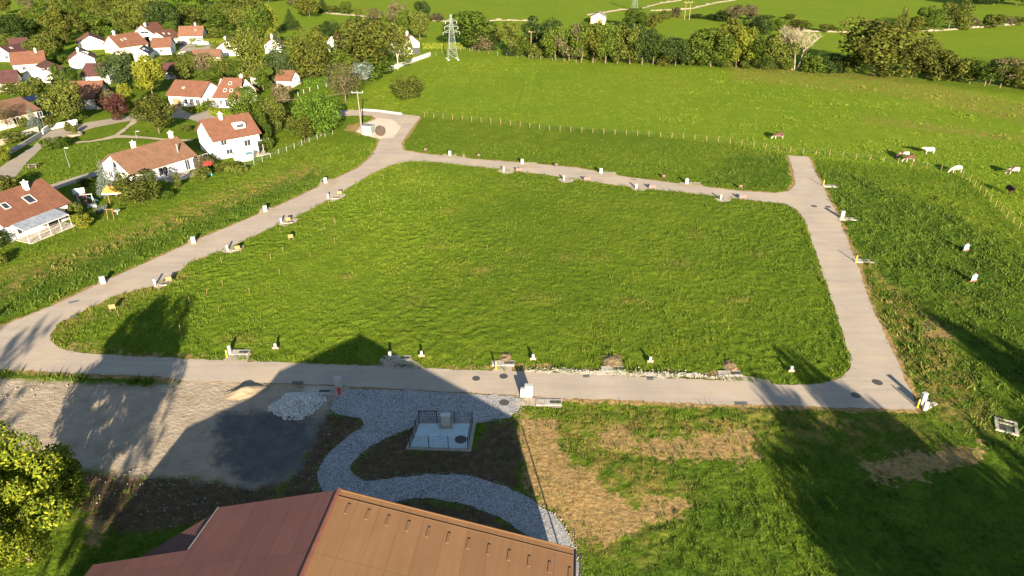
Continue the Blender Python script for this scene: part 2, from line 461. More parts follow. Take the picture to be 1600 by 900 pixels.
plaza = PP([(540,608),(640,609.5),(728,616),(819,620),(816,633),(800,653),(784,655),(744,662),(690,668),(653,664),(620,678),(588,692),(558,714),(547,731),(553,745),(575,752),(619,747),(681,740),(744,745),(806,766),(850,792),(880,820),(897,852),(905,880),(912,935),(895,935),(885,885),(860,858),(822,836),(790,812),(750,795),(700,782),(660,778),(625,783),(560,792),(520,782),(500,766),(494,744),(503,719),(534,690),(581,656),(512,645),(524,620)])
pad_xy = PP([(634,703),(736,706),(744,661),(651,661)])
vroads = [PP([(-90,300),(-60,282),(0,262),(50,229),(67,213),(77,205),(120,196),(137,191),(175,185.5),(215,179),(235,170),(262,165),(285,164),(284,172),(300,178),(327,172),(352,185),(322,195),(296,186),(262,184),(225,186),(196,190),(150,199),(110,211),(84,219),(66,231),(45,250),(22,279),(0,300),(-60,345)])]
vlane = PP([(70,291),(110,279),(157,265),(172,262),(176,268),(158,273),(110,288),(76,301)])
paths = [PP([(118,223),(162,217),(181,211),(199,196),(212,185),(221,186),(207,197),(186,212),(215,213),(256,217),(300,219),(300,221.5),(255,219.5),(205,216),(181,216),(162,219.5),(120,225)])]
pullin = PP([(556,206),(572,193),(590,185),(612,186),(628,198),(614,216),(592,217),(575,213)])
houses_pads = []
hard = [("r", road_out), ("p", plaza), ("d", pad_xy)] + [("v", v) for v in vroads] + [("l", vlane)]

def zone(lst): return [PP(l) for l in lst]
Z_soil = zone([
 [(806,660),(830,650),(862,655),(875,690),(890,720),(930,750),(965,772),(1000,792),(1008,812),(985,832),(940,846),(900,846),(865,800),(822,765)],
 [(1000,775),(1060,772),(1074,786),(1050,806),(1010,815)],
 [(925,672),(960,667),(1000,682),(1050,687),(1100,676),(1160,672),(1190,682),(1184,716),(1140,722),(1090,710),(1040,715),(985,704),(935,690)],
 [(1345,722),(1420,712),(1480,700),(1535,697),(1528,712),(1480,735),(1420,750),(1370,750)],
 [(95,545),(200,560),(310,562),(310,556),(200,552),(110,538)],
 [(700,576),(850,580),(1140,592),(1140,586),(850,574),(700,570)],
 [(1440,490),(1470,500),(1480,525),(1450,530)],
 [(130,790),(200,780),(190,810),(140,850)],
 [(610,190),(650,184),(640,200)], [(545,196),(566,190),(560,210),(540,205)],
])
Z_mud = zone([[(430,815),(440,770),(480,700),(498,655),(512,645),(581,656),(560,672),(520,705),(498,730),(496,760),(520,790),(560,800),(500,850),(380,850)],
 [(653,662),(592,692),(555,720),(553,748),(575,756),(640,748),(690,744),(750,750),(806,770),(812,700),(806,656),(760,660),(744,700),(640,704)],
 [(560,790),(625,783),(690,784),(750,797),(800,818),(830,842),(880,885),(900,940),(600,940),(500,830)],
 [(120,735),(200,740),(300,745),(440,752),(425,800),(330,815),(190,835),(120,790)]])
Z_lot = zone([[(-250,600),(0,592),(100,597),(235,604),(290,594),(400,597),(540,606),(520,630),(500,655),(478,700),(446,748),(400,762),(300,748),(200,742),(120,730),(0,700),(-250,720)]])
Z_tar = zone([[(332,672),(350,645),(430,638),(495,655),(492,690),(462,735),(428,755),(385,752),(338,726),(345,700)]])
Z_lush = zone([
 [(-100,520),(0,440),(150,385),(300,335),(420,290),(495,262),(505,285),(380,340),(300,374),(160,436),(60,482),(-60,530)],
 [(1278,262),(1340,275),(1480,330),(1650,420),(1700,760),(1500,700),(1440,640),(1400,555),(1362,475),(1335,395),(1300,320)],
 [(1150,240),(1228,246),(1240,296),(1180,296),(1100,285)],
 [(945,645),(1150,640),(1160,668),(1050,682),(960,662)],
 [(900,700),(1000,712),(1090,716),(1190,722),(1260,900),(1300,960),(960,940),(920,860),(1000,830),(1070,790),(1000,765),(930,735)],
 [(1180,640),(1620,640),(1700,960),(1200,960),(1260,880),(1190,720)],
 [(0,578),(120,584),(238,590),(236,604),(100,600),(0,592)],
 [(80,850),(200,820),(330,810),(300,930),(60,930)],
 [(840,582),(920,586),(900,588),(840,585)], [(1020,590),(1130,594),(1130,600),(1020,596)]])
Z_dry = zone([
 [(0,470),(150,400),(300,345),(480,275),(500,262),(480,255),(300,315),(100,395),(0,425)],
 [(806,650),(900,640),(1180,640),(1430,645),(1440,700),(1300,700),(1180,690),(1000,690),(1080,770),(1000,870),(920,860),(860,790)],
 [(1330,390),(1420,470),(1500,560),(1560,680),(1430,650),(1390,540)],
 [(1130,95),(1400,120),(1700,180),(1700,215),(1400,150),(1150,125)],
 [(1350,180),(1620,215),(1620,225),(1350,192)],
 [(160,450),(245,440),(280,425),(300,430),(220,470),(120,505),(85,535),(80,520)]])
spots = [(680,385,14,3),(752,420,12,3),(890,402,14,3),(810,395,8,3),(937,402,8,3),(1060,412,16,3),(540,433,9,3),(1090,365,10,4),(1235,236,9,2),(640,470,18,3),(1180,395,9,3),(985,470,22,3),(850,468,26,2),(380,530,22,4),(1275,425,10,4),(490,268,20,4),(1160,470,12,3),(700,330,10,2),(1440,560,16,5),(1360,470,12,6),(1500,470,10,4)]
Z_dry += zone([[(x - w, y), (x - w * .4, y - h), (x + w * .5, y - h * .8), (x + w, y), (x + w * .3, y + h), (x - w * .6, y + h * .7)] for x, y, w, h in spots])
Z_yellow = zone([[(290,430),(470,338),(600,262),(760,264),(700,380),(520,560),(330,556),(300,470)], [(0,440),(200,360),(480,250),(560,225),(560,262),(300,374),(0,505)]])
Z_pasture = zone([[(480,185),(560,150),(600,112),(672,86),(760,86),(900,96),(1130,108),(1400,128),(1700,160),(1700,420),(1600,362),(1500,272),(1240,244),(1140,224),(900,200),(660,182),(628,178),(560,170)]])
FAR_Y = 258.0

# ------------------------------------------------------------------ ground: one sheet to the horizon
def axis(dense0, dense1, step, lo, hi, g=1.09):
    a = list(np.arange(dense0, dense1, step)); s = step; x = a[-1]
    while x < hi: s *= g; x += s; a.append(x)
    s = step; x = a[0]; pre = []
    while x > lo: s *= g; x -= s; pre.append(x)
    return np.array(pre[::-1] + a)
gx = axis(-84, 92, .27, -3000, 3000, 1.07); gy = axis(26, 122, .27, -600, 5200, 1.05)
X, Y = np.meshgrid(gx, gy); G = np.stack([X.ravel(), Y.ravel()], 1)
def zone_sd(pts, zs): return np.max([poly_sd(pts, z) for z in zs], 0)
def soft(sd, w): return np.clip(sd / (2 * w) + .5, 0, 1)
def attrs(pts):
    a = {}
    a["lush"] = soft(zone_sd(pts, Z_lush), 2.2)
    a["dry"] = soft(zone_sd(pts, Z_dry), 1.8) * .8
    far = soft(pts[:, 1] - FAR_Y - pts[:, 0] * .0, 8)
    a["pasture"] = np.maximum(np.maximum(soft(zone_sd(pts, Z_pasture), 1.5), far), .55 * soft(zone_sd(pts, Z_yellow), 7))
    return a
def lattice(p, cell, seed):
    r = np.random.default_rng(seed).random((257, 257)) * 2 - 1
    q = p / cell; i = np.floor(q).astype(int); f = q - i; f = f * f * (3 - 2 * f)
    a, b_ = i[:, 0] % 256, i[:, 1] % 256
    return (r[a, b_] * (1 - f[:, 0]) + r[a + 1, b_] * f[:, 0]) * (1 - f[:, 1]) + (r[a, b_ + 1] * (1 - f[:, 0]) + r[a + 1, b_ + 1] * f[:, 0]) * f[:, 1]
def sward(p):
    """lodged, mounded grass: soft mounds with sharp creases between them"""
    wx = np.stack([lattice(p, 1.5, 1), lattice(p, 1.5, 2)], 1) * .6
    q = (p + wx) * np.array([1.0, .8])
    h = np.abs(lattice(q, .70, 3)) ** .8 * .155 + np.abs(lattice(q + 7.3, .45, 4)) * .12
    return (h - .09) * (.75 + .5 * lattice(p, 14.0, 5))
hard_sd = np.max([poly_sd(G, p) for _, p in hard], 0)
A = attrs(G)
# bumpy turf, level beside the roads
def hills(p, s, seed):
    r = np.random.default_rng(seed); h = np.zeros(len(p))
    for i in range(26):
        k = s * (.6 + r.random() * 1.6); th = r.random() * 6.283
        h += np.sin(p[:, 0] * k * math.cos(th) + p[:, 1] * k * math.sin(th) + r.random() * 6.283)
    return h / 26 ** .5
near = np.clip((-hard_sd - .5) / 2.0, 0, 1)
lotm = np.clip(1 - soft(zone_sd(G, Z_lot), 1), .12, 1)
hard_in = np.where(poly_sd(G, island) > 0, -np.maximum(poly_sd(G, island), 0), hard_sd)
near = np.clip((-hard_in - .3) / 1.2, 0, 1)
bare_ = np.clip(1 - .75 * soft(np.maximum(zone_sd(G, Z_soil), zone_sd(G, Z_mud)), 1), 0, 1)
zz = (sward(G) * 1.0 * bare_ + hills(G, .7, 2) * .03 + hills(G, .12, 3) * .05) * near * lotm * np.clip(1 - (Y.ravel() - 300) / 200, .2, 1)
zz -= (near > 0) * .02
V = np.stack([G[:, 0], G[:, 1], zz], 1)
nx_, ny_ = len(gx), len(gy)
idx = np.arange(nx_ * ny_).reshape(ny_, nx_)
F = np.stack([idx[:-1, :-1].ravel(), idx[:-1, 1:].ravel(), idx[1:, 1:].ravel(), idx[1:, :-1].ravel()], 1)
me = mesh_np("ground", V, F, smooth=True)
def set_attr(me, name, vals, dom='POINT'):
    at = me.attributes.new(name, 'FLOAT', dom); at.data.foreach_set("value", np.asarray(vals, np.float32))
for k, v in A.items(): set_attr(me, k, v)
for k, z in (("soil", Z_soil), ("mud", Z_mud), ("lot", Z_lot), ("tar", Z_tar)):
    s = np.clip(zone_sd(G, z), -6, 6)
    if k == "soil":      # sandy shoulders along the new road
        s = np.maximum(s, np.clip(np.minimum(poly_sd(G, road_out), -poly_sd(G, island)) * 3.0 + np.where(poly_sd(G, island) > -3, .2, 1.7), -6, 1.6))
    set_attr(me, k, s)
ground = link("ground", me, MT['ground']); tag(ground, kind="structure")

# ------------------------------------------------------------------ roads and paths
sheet("road", [jitter_poly(road_out, .6, .07, 1), jitter_poly(island, .6, .07, 2)], MT['road'], .030, cuts=((PP([(60, 487)])[0], PP([(88, 508)])[0]), (PP([(1405, 570)])[0], PP([(1329, 576)])[0])))
sheet("gravel_path", [jitter_poly(smooth_poly(plaza, 1), .5, .07, 3)], MT['gravel'], .036)
for v in vroads: sheet("village_road", [jitter_poly(v, 1.5, .1, 4)], MT['village_road'], .030)
sheet("lane", [jitter_poly(vlane, 1.5, .1, 5)], MT['village_road'], .040)
for v in paths: sheet("footpath", [jitter_poly(v, 1.2, .18, 6)], MT['track'], .105)
sheet("gravel_apron", [jitter_poly(pullin, .8, .2, 7)], MT['chalk'], .040)
# narrow planted kerb strip and pale stone strip along the front road
sheet("stone_strip", [jitter_poly(PP([(820,577),(940,580),(1060,583),(1140,588),(1138,592),(1020,589),(920,585),(820,580)]), .5, .16, 8)], MT['chalk'], .055)

# ------------------------------------------------------------------ grass
def scatter(n, poly_world):
    lo, hi = poly_world.min(0), poly_world.max(0)
    p = rng.random((n, 2)) * (hi - lo) + lo
    return p[poly_sd(p, poly_world) > 0]
def tufts(pts, blades, h, w, spread, hz=None):
    n = len(pts)
    base = np.repeat(pts, blades, 0) + rng.normal(size=(n * blades, 2)) * spread
    m_ = len(base)
    hh = (h[0] + rng.random(m_) * (h[1] - h[0])) * np.repeat(.6 + .8 * rng.random(n), blades)
    ww = w[0] + rng.random(m_) * (w[1] - w[0])
    th = rng.random(m_) * 6.283; lean = rng.normal(size=(m_, 2)) * .45 * hh[:, None]
    dx, dy = np.cos(th) * ww / 2, np.sin(th) * ww / 2
    z0 = sward(base) * .8 - .06
    a = np.stack([base[:, 0] - dx, base[:, 1] - dy, z0], 1)
    b_ = np.stack([base[:, 0] + dx, base[:, 1] + dy, z0], 1)
    c = np.stack([base[:, 0] + lean[:, 0], base[:, 1] + lean[:, 1], hh + z0], 1)
    V = np.stack([a, b_, c], 1).reshape(-1, 3)
    F = np.arange(m_ * 3).reshape(-1, 3)
    rnd = np.repeat(np.repeat(rng.random(n), blades) * .6 + rng.random(m_) * .4, 3)
    return V, F, rnd
def grass_obj(name, pts, blades, h, w, spread):
    V, F, r = tufts(pts, blades, h, w, spread)
    me = mesh_np(name, V, F)
    set_attr(me, "rnd", r)
    for k, v in attrs(V[:, :2]).items(): set_attr(me, k, v)
    o = link(name, me, MT['grass']); tag(o, kind="stuff")
    return o
def keep_green(p, soilprob=.42):
    ok = np.max([poly_sd(p, q) for _, q in hard], 0) < -.05
    isl = poly_sd(p, island) > .05
    ok &= (poly_sd(p, road_out) < -.55) | (rng.random(len(p)) < .3)
    ok = ok | isl
    bare = (zone_sd(p, Z_lot) > -.3) | (zone_sd(p, Z_tar) > -.3)
    ok &= ~bare
    s = np.maximum(zone_sd(p, Z_soil), zone_sd(p, Z_mud)) + rng.normal(size=len(p)) * .6
    ok &= (s < -.2) | (rng.random(len(p)) < soilprob)
    ok &= zone_sd(p, [pad_xy]) < .1
    return p[ok]
def clumps(p, scale, amount):
    p = p[rng.random(len(p)) < np.clip(.55 + .75 * hills(p, 4.5, 21), .08, 1)]
    """thin a scatter out in soft patches so the sward is uneven"""
    f = hills(p, scale, 11) * .5 + .5
    return p[rng.random(len(p)) < np.clip(1 - amount + f * amount, 0.05, 1)]
n0 = np.array([(-60,26),(60,26),(88,80),(-80,80)], float)
n1 = np.array([(-80,80),(88,80),(150,150),(-100,150),(-100,120)], float)
n2 = np.array([(-60,150),(150,150),(235,262),(-20,262)], float)
p0 = clumps(keep_green(scatter(120000, n0)), .9, .7)
p1 = clumps(keep_green(scatter(125000, n1)), .7, .6)
p2 = clumps(keep_green(scatter(60000, n2), 1), .5, .6)
grass_obj("meadow_grass", p0, 6, (.10, .34), (.04, .09), .13)
grass_obj("meadow_grass", p1, 5, (.12, .36), (.05, .11), .18)
grass_obj("pasture_grass", p2, 5, (.10, .28), (.05, .12), .25)
# coarse weeds on the rough strips and the road shoulders
wp = np.concatenate([scatter(5200, z) for z in Z_lush[:2]] + [scatter(500, Z_lush[2])] + [scatter(900, z) for z in Z_lush[6:7]])
wp = clumps(keep_green(wp), .6, .9)
tz = PP([(1120,112),(1640,165),(1640,380),(1500,274),(1250,232),(1000,195)])
tp_ = scatter(15000, tz); tp_ = tp_[rng.random(len(tp_)) < np.clip(hills(tp_, .45, 31) * .8 + hills(tp_, 1.6, 32) * .5 - .35, 0, 1)]
grass_obj("pasture_tussocks", tp_, 8, (.2, .55), (.08, .2), .3)
tp_ = scatter(16000, PP([(1275,262),(1480,290),(1640,420),(1660,600),(1440,610),(1340,395)])); tp_ = keep_green(tp_[rng.random(len(tp_)) < np.clip(hills(tp_, .9, 33) * .7 + hills(tp_, 2.6, 34) * .5 - .2, 0, 1)])
grass_obj("rough_tussocks", tp_, 8, (.2, .5), (.06, .15), .22)
dp = np.concatenate([scatter(60, z) for z in Z_dry[-len(spots):]])
grass_obj("dry_stalks", keep_green(dp), 6, (.15, .45), (.03, .07), .2)
grass_obj("tall_weeds", wp, 9, (.18, .62), (.08, .22), .26)
# ragged fringe along the inner edge of the loop road
fr = []
for i in range(len(island)):
    a, b_ = island[i], island[(i + 1) % len(island)]
    L = np.linalg.norm(b_ - a); k = int(L / .28)
    t = rng.random((k, 1)); nrm = np.array([-(b_ - a)[1], (b_ - a)[0]]) / max(L, 1e-6)
    q = a + (b_ - a) * t
    side = 1 if poly_sd((a + b_)[None] / 2 + nrm * .3, island)[0] > 0 else -1
    fr.append(q + nrm * side * (.05 + rng.random((k, 1)) ** 2 * 1.0))
fr = np.concatenate(fr); fr = fr[rng.random(len(fr)) < .35 + .5 * (hills(fr, .5, 5) > 0)]
grass_obj("verge_weeds", fr, 7, (.15, .5), (.05, .14), .16)
# ------------------------------------------------------------------ barn in the foreground
BR = Vector((-11.6, 34.1, 9.55)); BU = Vector((.9955, -.0945, 0)); BV = Vector((-.0945, -.9955, 0)); BK = .246
def bp(s, d, z): return BR * Vector((1, 1, 0)) if False else Vector((BR.x, BR.y, 0)) + BU * s + BV * d + Vector((0, 0, z))
def zr(s): return BR.z - BK * abs(s)
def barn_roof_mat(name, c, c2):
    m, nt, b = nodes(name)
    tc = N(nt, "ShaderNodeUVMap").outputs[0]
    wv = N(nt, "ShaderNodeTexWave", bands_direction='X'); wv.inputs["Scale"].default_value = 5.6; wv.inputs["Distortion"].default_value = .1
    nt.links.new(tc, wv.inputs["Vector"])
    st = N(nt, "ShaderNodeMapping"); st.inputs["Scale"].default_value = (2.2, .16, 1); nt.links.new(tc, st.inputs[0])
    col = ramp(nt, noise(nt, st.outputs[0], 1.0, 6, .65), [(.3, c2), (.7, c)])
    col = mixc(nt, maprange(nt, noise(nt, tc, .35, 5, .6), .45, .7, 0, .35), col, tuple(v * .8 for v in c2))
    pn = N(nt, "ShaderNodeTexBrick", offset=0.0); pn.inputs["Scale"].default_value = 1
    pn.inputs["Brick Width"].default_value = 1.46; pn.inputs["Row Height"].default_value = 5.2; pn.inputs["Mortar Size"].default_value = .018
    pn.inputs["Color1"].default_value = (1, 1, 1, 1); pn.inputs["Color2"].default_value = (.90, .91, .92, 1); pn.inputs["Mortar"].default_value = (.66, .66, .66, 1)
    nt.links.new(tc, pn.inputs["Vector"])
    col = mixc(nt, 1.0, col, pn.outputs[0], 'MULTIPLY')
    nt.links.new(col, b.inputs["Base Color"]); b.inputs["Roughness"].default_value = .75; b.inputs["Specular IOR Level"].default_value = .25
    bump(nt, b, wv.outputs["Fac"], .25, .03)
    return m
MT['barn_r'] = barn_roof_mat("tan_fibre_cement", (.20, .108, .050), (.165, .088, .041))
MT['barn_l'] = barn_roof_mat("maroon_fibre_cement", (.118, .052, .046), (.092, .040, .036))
barn = thing("barn", (BR.x, BR.y, 0), "large barn with tan and maroon corrugated roof slopes in the foreground", "barn")
inv = Matrix.Translation(-Vector((BR.x, BR.y, 0)))
def barn_part(name, quads, material, uvdir, th=.12):
    """roof sheet with thickness from a polygon of (s,d,z)"""
    top = [inv @ bp(*q) for q in quads]; n = len(top)
    bot = [v - Vector((0, 0, th)) for v in top]
    fs = [tuple(range(n)), tuple(range(n, 2 * n))[::-1]] + [(i, n + i, n + (i + 1) % n, (i + 1) % n) for i in range(n)]
    me = bpy.data.meshes.new(name); me.from_pydata(top + bot, [], fs); me.update()
    uvl = me.uv_layers.new(name="UVMap")
    src = [(q[0], q[1]) for q in quads] * 2
    for lp in me.loops: uvl.data[lp.index].uv = src[lp.vertex_index]
    o = link(name, me, material, barn); return o
LEN = 40
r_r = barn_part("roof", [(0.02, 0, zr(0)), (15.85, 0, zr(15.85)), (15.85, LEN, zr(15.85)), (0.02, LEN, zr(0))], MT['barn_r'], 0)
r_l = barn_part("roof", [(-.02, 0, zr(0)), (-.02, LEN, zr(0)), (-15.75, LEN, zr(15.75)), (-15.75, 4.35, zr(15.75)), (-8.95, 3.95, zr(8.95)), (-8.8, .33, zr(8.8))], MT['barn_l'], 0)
r_r["label"] = "tan brown roof slope facing the sun"; r_l["label"] = "maroon roof slope with a stepped front edge"
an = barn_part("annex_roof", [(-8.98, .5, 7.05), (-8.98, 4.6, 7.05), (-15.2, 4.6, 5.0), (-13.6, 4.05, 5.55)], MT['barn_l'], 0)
an["label"] = "lower maroon roof in the notch"
w = MB()
def wall(a, b_, top_a, top_b, t=.2):
    pa, pb = inv @ bp(*a, 0), inv @ bp(*b_, 0); d = (pb - pa).normalized(); n_ = Vector((-d.y, d.x, 0)) * t
    vs = [pa, pb, pb + Vector((0, 0, top_b)), pa + Vector((0, 0, top_a))]
    vs += [v + n_ for v in vs]
    w.add(vs, [(0, 1, 2, 3), (7, 6, 5, 4), (0, 4, 5, 1), (1, 5, 6, 2), (2, 6, 7, 3), (3, 7, 4, 0)])
e = .35
wall((0, e), (15.5, e), zr(0) - .18, zr(15.5) - .18); wall((15.5, e), (15.5, LEN - e), zr(15.5) - .18, zr(15.5) - .18)
wall((-8.5, .65), (-.01, e), zr(8.5) - .18, zr(0) - .18); wall((-8.5, 4.3), (-8.5, .7), zr(8.5) - .18, zr(8.5) - .18)
wall((-15.4, 4.8), (-8.55, 4.35), zr(15.4) - .18, zr(8.55) - .18); wall((-15.4, LEN - e), (-15.4, 4.85), zr(15.4) - .18, zr(15.4) - .18)
w.build("wall", MT['grey_render'], barn)
rc = MB(); rc.tube([inv @ bp(0, -.02, zr(0) + .02), inv @ bp(0, LEN, zr(0) + .02)], .16, 8); rc.build("ridge_cap", mat("ridge_cap_red", (.15, .058, .042)), barn)
gt = MB(); gt.tube([inv @ bp(15.95, -.02, zr(15.9) - .1), inv @ bp(15.95, LEN, zr(15.9) - .1)], .09, 8); gt.build("gutter", MT['black_metal'], barn)
pole_mb = MB(); pole_mb.tube([inv @ bp(16.35, .25, 0), inv @ bp(16.35, .25, 5.45), inv @ bp(15.95, .25, zr(15.9) - .1)], .07, 7); pole_mb.build("shadow_pole", MT['black_metal'], barn)  # slim stand-off pole added to throw the thin shadow line beside the barn
fl = MB()
fl.tube([inv @ bp(.1, .04, zr(0) + .04), inv @ bp(15.85, .04, zr(15.85) + .04)], .05, 4)
fl.tube([inv @ bp(.1, .62, zr(0) + .03), inv @ bp(15.85, .62, zr(15.85) + .03)], .02, 4)
fl.build("verge_trim", MT['barn_r'], barn)
sl_ = Vector((BU.x, BU.y, -BK)).normalized()
for k in range(12):                                  # roof vents near the front edge
    s_ = 1.0 + k * 1.33; d_ = 1.55 + .06 * k
    mb = MB(); R3 = Matrix((sl_, BV, sl_.cross(BV) * -1)).transposed()
    if R3.determinant() < 0: R3 = Matrix((sl_, -BV, sl_.cross(BV) * -1)).transposed()
    mb.box(inv @ bp(s_, d_ - .12 + .0, zr(s_) + .04), (.20, .8, .04), M=R3)
    mb.build("roof_vent", mat("roof_vent_brown", (.165, .088, .041)) if k == 0 else bpy.data.materials["roof_vent_brown"], barn)
mb = MB(); mb.tube([inv @ bp(-8.75, .3, zr(8.8) + .02), inv @ bp(-9.0, 3.9, zr(8.95) + .02)], .03, 4); mb.build("flashing", MT['steel'], barn)

# ------------------------------------------------------------------ houses
def house(label, A, B, dep, he, pitch, ridge='par', roof='tile_red', wallm='white_render', over=.45, name="house", hip=0.0,
          win=(), chim=(), sky=(), panels=(), door=(), cat="house", group=None):
    a, b_ = P(*A), P(*B); d = b_ - a; L = d.length; rz = math.atan2(d.y, d.x)
    t = thing(name, a, label, cat, group, rz)
    tp = math.tan(math.radians(pitch)); half = (dep if ridge == 'par' else L) / 2; rh = he + half * tp
    mb = MB()
    if ridge == 'par':
        vs = [(0, 0, 0), (L, 0, 0), (L, dep, 0), (0, dep, 0), (0, 0, he), (L, 0, he), (L, dep, he), (0, dep, he), (0, half, rh), (L, half, rh)]
        fs = [(0, 1, 5, 4), (2, 3, 7, 6), (1, 2, 6, 9, 5), (3, 0, 4, 8, 7)]
    else:
        vs = [(0, 0, 0), (L, 0, 0), (L, dep, 0), (0, dep, 0), (0, 0, he), (L, 0, he), (L, dep, he), (0, dep, he), (half, 0, rh), (half, dep, rh)]
        fs = [(1, 2, 6, 5), (3, 0, 4, 7), (0, 1, 5, 8, 4), (2, 3, 7, 9, 6)]
    mb.add(vs, fs).build("wall", MT[wallm], t)
    # two roof slopes, one mesh with thickness and tile coordinates
    th, lift = .16, .04; V = []; Fc = []; UV = []
    span = (L if ridge == 'par' else dep)
    sl_len = (half + over) / math.cos(math.radians(pitch))
    for sgn in (-1, 1):
        e0 = half + sgn * (half + over); ez = he - over * tp + lift
        def pt(u, s, z): return (u, s, z) if ridge == 'par' else (s, u, z)
        q = [pt(-over, e0, ez), pt(span + over, e0, ez), pt(span + over - hip, half, rh + lift), pt(-over + hip, half, rh + lift)]
        k = len(V); V += q + [(x, y, z + th) for x, y, z in q]
        Fc += [(k, k + 1, k + 2, k + 3), (k + 4, k + 7, k + 6, k + 5), (k, k + 4, k + 5, k + 1), (k + 1, k + 5, k + 6, k + 2), (k + 3, k + 2, k + 6, k + 7), (k, k + 3, k + 7, k + 4)]
        UV += [(-over, 0), (span + over, 0), (span + over - hip, sl_len), (-over + hip, sl_len)] * 2
    rn_ = len(V)
    me = bpy.data.meshes.new("roof"); me.from_pydata(V, [], Fc); me.update()
    uvl = me.uv_layers.new(name="UVMap")
    for lp in me.loops: uvl.data[lp.index].uv = UV[lp.vertex_index]
    bm = bmesh.new(); bm.from_mesh(me); bmesh.ops.recalc_face_normals(bm, faces=bm.faces); bm.to_mesh(me); bm.free()
    ro = link("roof", me, MT[roof], t)
    # white barge boards / fascia on the two slopes' gable ends
    def wp(face, u, z, out):
        return {'front': (u, -out, z), 'left': (-out, u, z), 'right': (L + out, u, z)}[face]
    for (face, u, z, ww, hh) in win:
        f = MB(); fw = .07
        for (cu, cz, sw, sh) in ((u, z - hh / 2, ww + fw, fw), (u, z + hh / 2, ww + fw, fw), (u - ww / 2, z, fw, hh), (u + ww / 2, z, fw, hh), (u, z, .05, hh)):
            f.box(wp(face, cu, cz, .03), (sw, .08, sh) if face == 'front' else (.08, sw, sh))
        fo = f.build("window", MT['frame_white'], t)
        MB().box(wp(face, u, z, .012), (ww, .02, hh) if face == 'front' else (.02, ww, hh)).build("pane", MT['glass'], fo)
    for (face, u, ww, hh, m_) in door:
        f = MB(); f.box(wp(face, u, hh / 2, .03), (ww, .07, hh) if face == 'front' else (.07, ww, hh))
        do = f.build("door", MT[m_], t)
        MB().box(wp(face, u + ww * .35, 1.0, .09), (.12, .05, .05) if face == 'front' else (.05, .12, .05)).build("handle", MT['steel'], do)
    def roofpt(u, s, up):      # u along ridge, s in [-1 eave side .. 0 ridge .. 1]; negative = camera/left side
        c = half + s * half; z = rh - abs(s) * half * tp + up
        return Vector((u, c, z) if ridge == 'par' else (c, u, z))
    for (u, s) in chim:
        c = roofpt(u, s, 0); mb = MB()
        mb.box(c + Vector((0, 0, .35)), (.6, .6, 1.9)); mb.box(c + Vector((0, 0, 1.33)), (.8, .8, .12)); mb.tube([c + Vector((0, 0, 1.38)), c + Vector((0, 0, 1.7))], .13, 8)
        mb.build("chimney", MT['grey_render' if wallm == 'grey_render' else 'white_render'], ro)
    def slope_R(s):
        sg = 1 if s >= 0 else -1
        x = Vector((1, 0, 0)); y = Vector((0, sg * 1.0, -tp)).normalized()
        if ridge != 'par': x = Vector((0, 1, 0)); y = Vector((sg * 1.0, 0, -tp)).normalized()
        z = x.cross(y)
        if z.z < 0: x = -x; z = x.cross(y)
        return Matrix((x, y, z)).transposed()
    for (u, s, ww, hh) in sky:
        R3 = slope_R(s); c = roofpt(u, s, .24); f = MB()
        for (ox, oy, sx, sy) in ((0, -hh / 2, ww, .1), (0, hh / 2, ww, .1), (-ww / 2, 0, .1, hh + .1), (ww / 2, 0, .1, hh + .1)):
            f.box(c + R3 @ Vector((ox, oy, .03)), (sx, sy, .12), M=R3)
        fo = f.build("skylight", MT['frame_white'], ro) if False else f.build("skylight", MT['frame_white'], t)
        MB().box(c, (ww, hh, .05), M=R3).build("pane", MT['glass'], fo)
    for (u, s, ww, hh) in panels:
        R3 = slope_R(s); c = roofpt(u, s, .3)
        MB().box(c, (ww, hh, .06), M=R3).build("solar_panel", MT['solar'], t)
    return t, L, dep, he, rh, half
def fw(L, n, z, w, h, face='front', a=.12, b_=.88):
    return [(face, L * (a + (b_ - a) * (i + .5) / n), z, w, h) for i in range(n)]
# near row along the meadow
H1 = house("red tiled house with a glazed veranda at the left edge beside the meadow", (17, 379), (112, 341), 9.6, 2.9, 33, 'par', 'tile_red', over=.5,
           win=[('front', 2.2, 1.4, 1.4, 1.3), ('front', 11.2, 1.4, 1.6, 1.5), ('left', 3, 1.4, 1.2, 1.2), ('right', 3, 1.4, 1.1, 1.2)],
           chim=[(7.5, -.18)], sky=[(6.3, -.55, 1.3, 1.6), (2.6, -.5, .9, 1.2)], door=[('front', 7.5, 2.2, 2.1, 'frame_dark')])
t = H1[0]; L1 = H1[1]
mb = MB()
for i in range(9): 
    x = .6 + i * (L1 - 3.2) / 8
    mb.bar((x, -.1, 2.75), (x, -3.3, 2.1), .05); mb.bar((x, -3.3, 0), (x, -3.3, 2.1), .045) if i % 2 == 0 else None
mb.bar((.6, -3.3, 2.1), (L1 - 2.6, -3.3, 2.1), .07); mb.bar((.6, -3.3, .9), (L1 * .55, -3.3, .9), .04)
v = mb.build("veranda_frame", MT['frame_white'], t)
mb = MB(); mb.add([(.6, -.1, 2.79), (L1 - 2.6, -.1, 2.79), (L1 - 2.6, -3.3, 2.14), (.6, -3.3, 2.14), (.6, -.1, 2.83), (L1 - 2.6, -.1, 2.83), (L1 - 2.6, -3.3, 2.18), (.6, -3.3, 2.18)], [(0, 1, 2, 3), (7, 6, 5, 4), (0, 4, 5, 1), (1, 5, 6, 2), (2, 6, 7, 3), (3, 7, 4, 0)])
mb.build("veranda_glass", mat("veranda_glass_pane", (.30, .32, .35), (.16, .18, .21), 1.5, .2, spec=.5), v)
MB().box((L1 * .45, -1.7, .05), (L1 - 2.5, 3.6, .12)).build("terrace", MT['pale_concrete'], t)
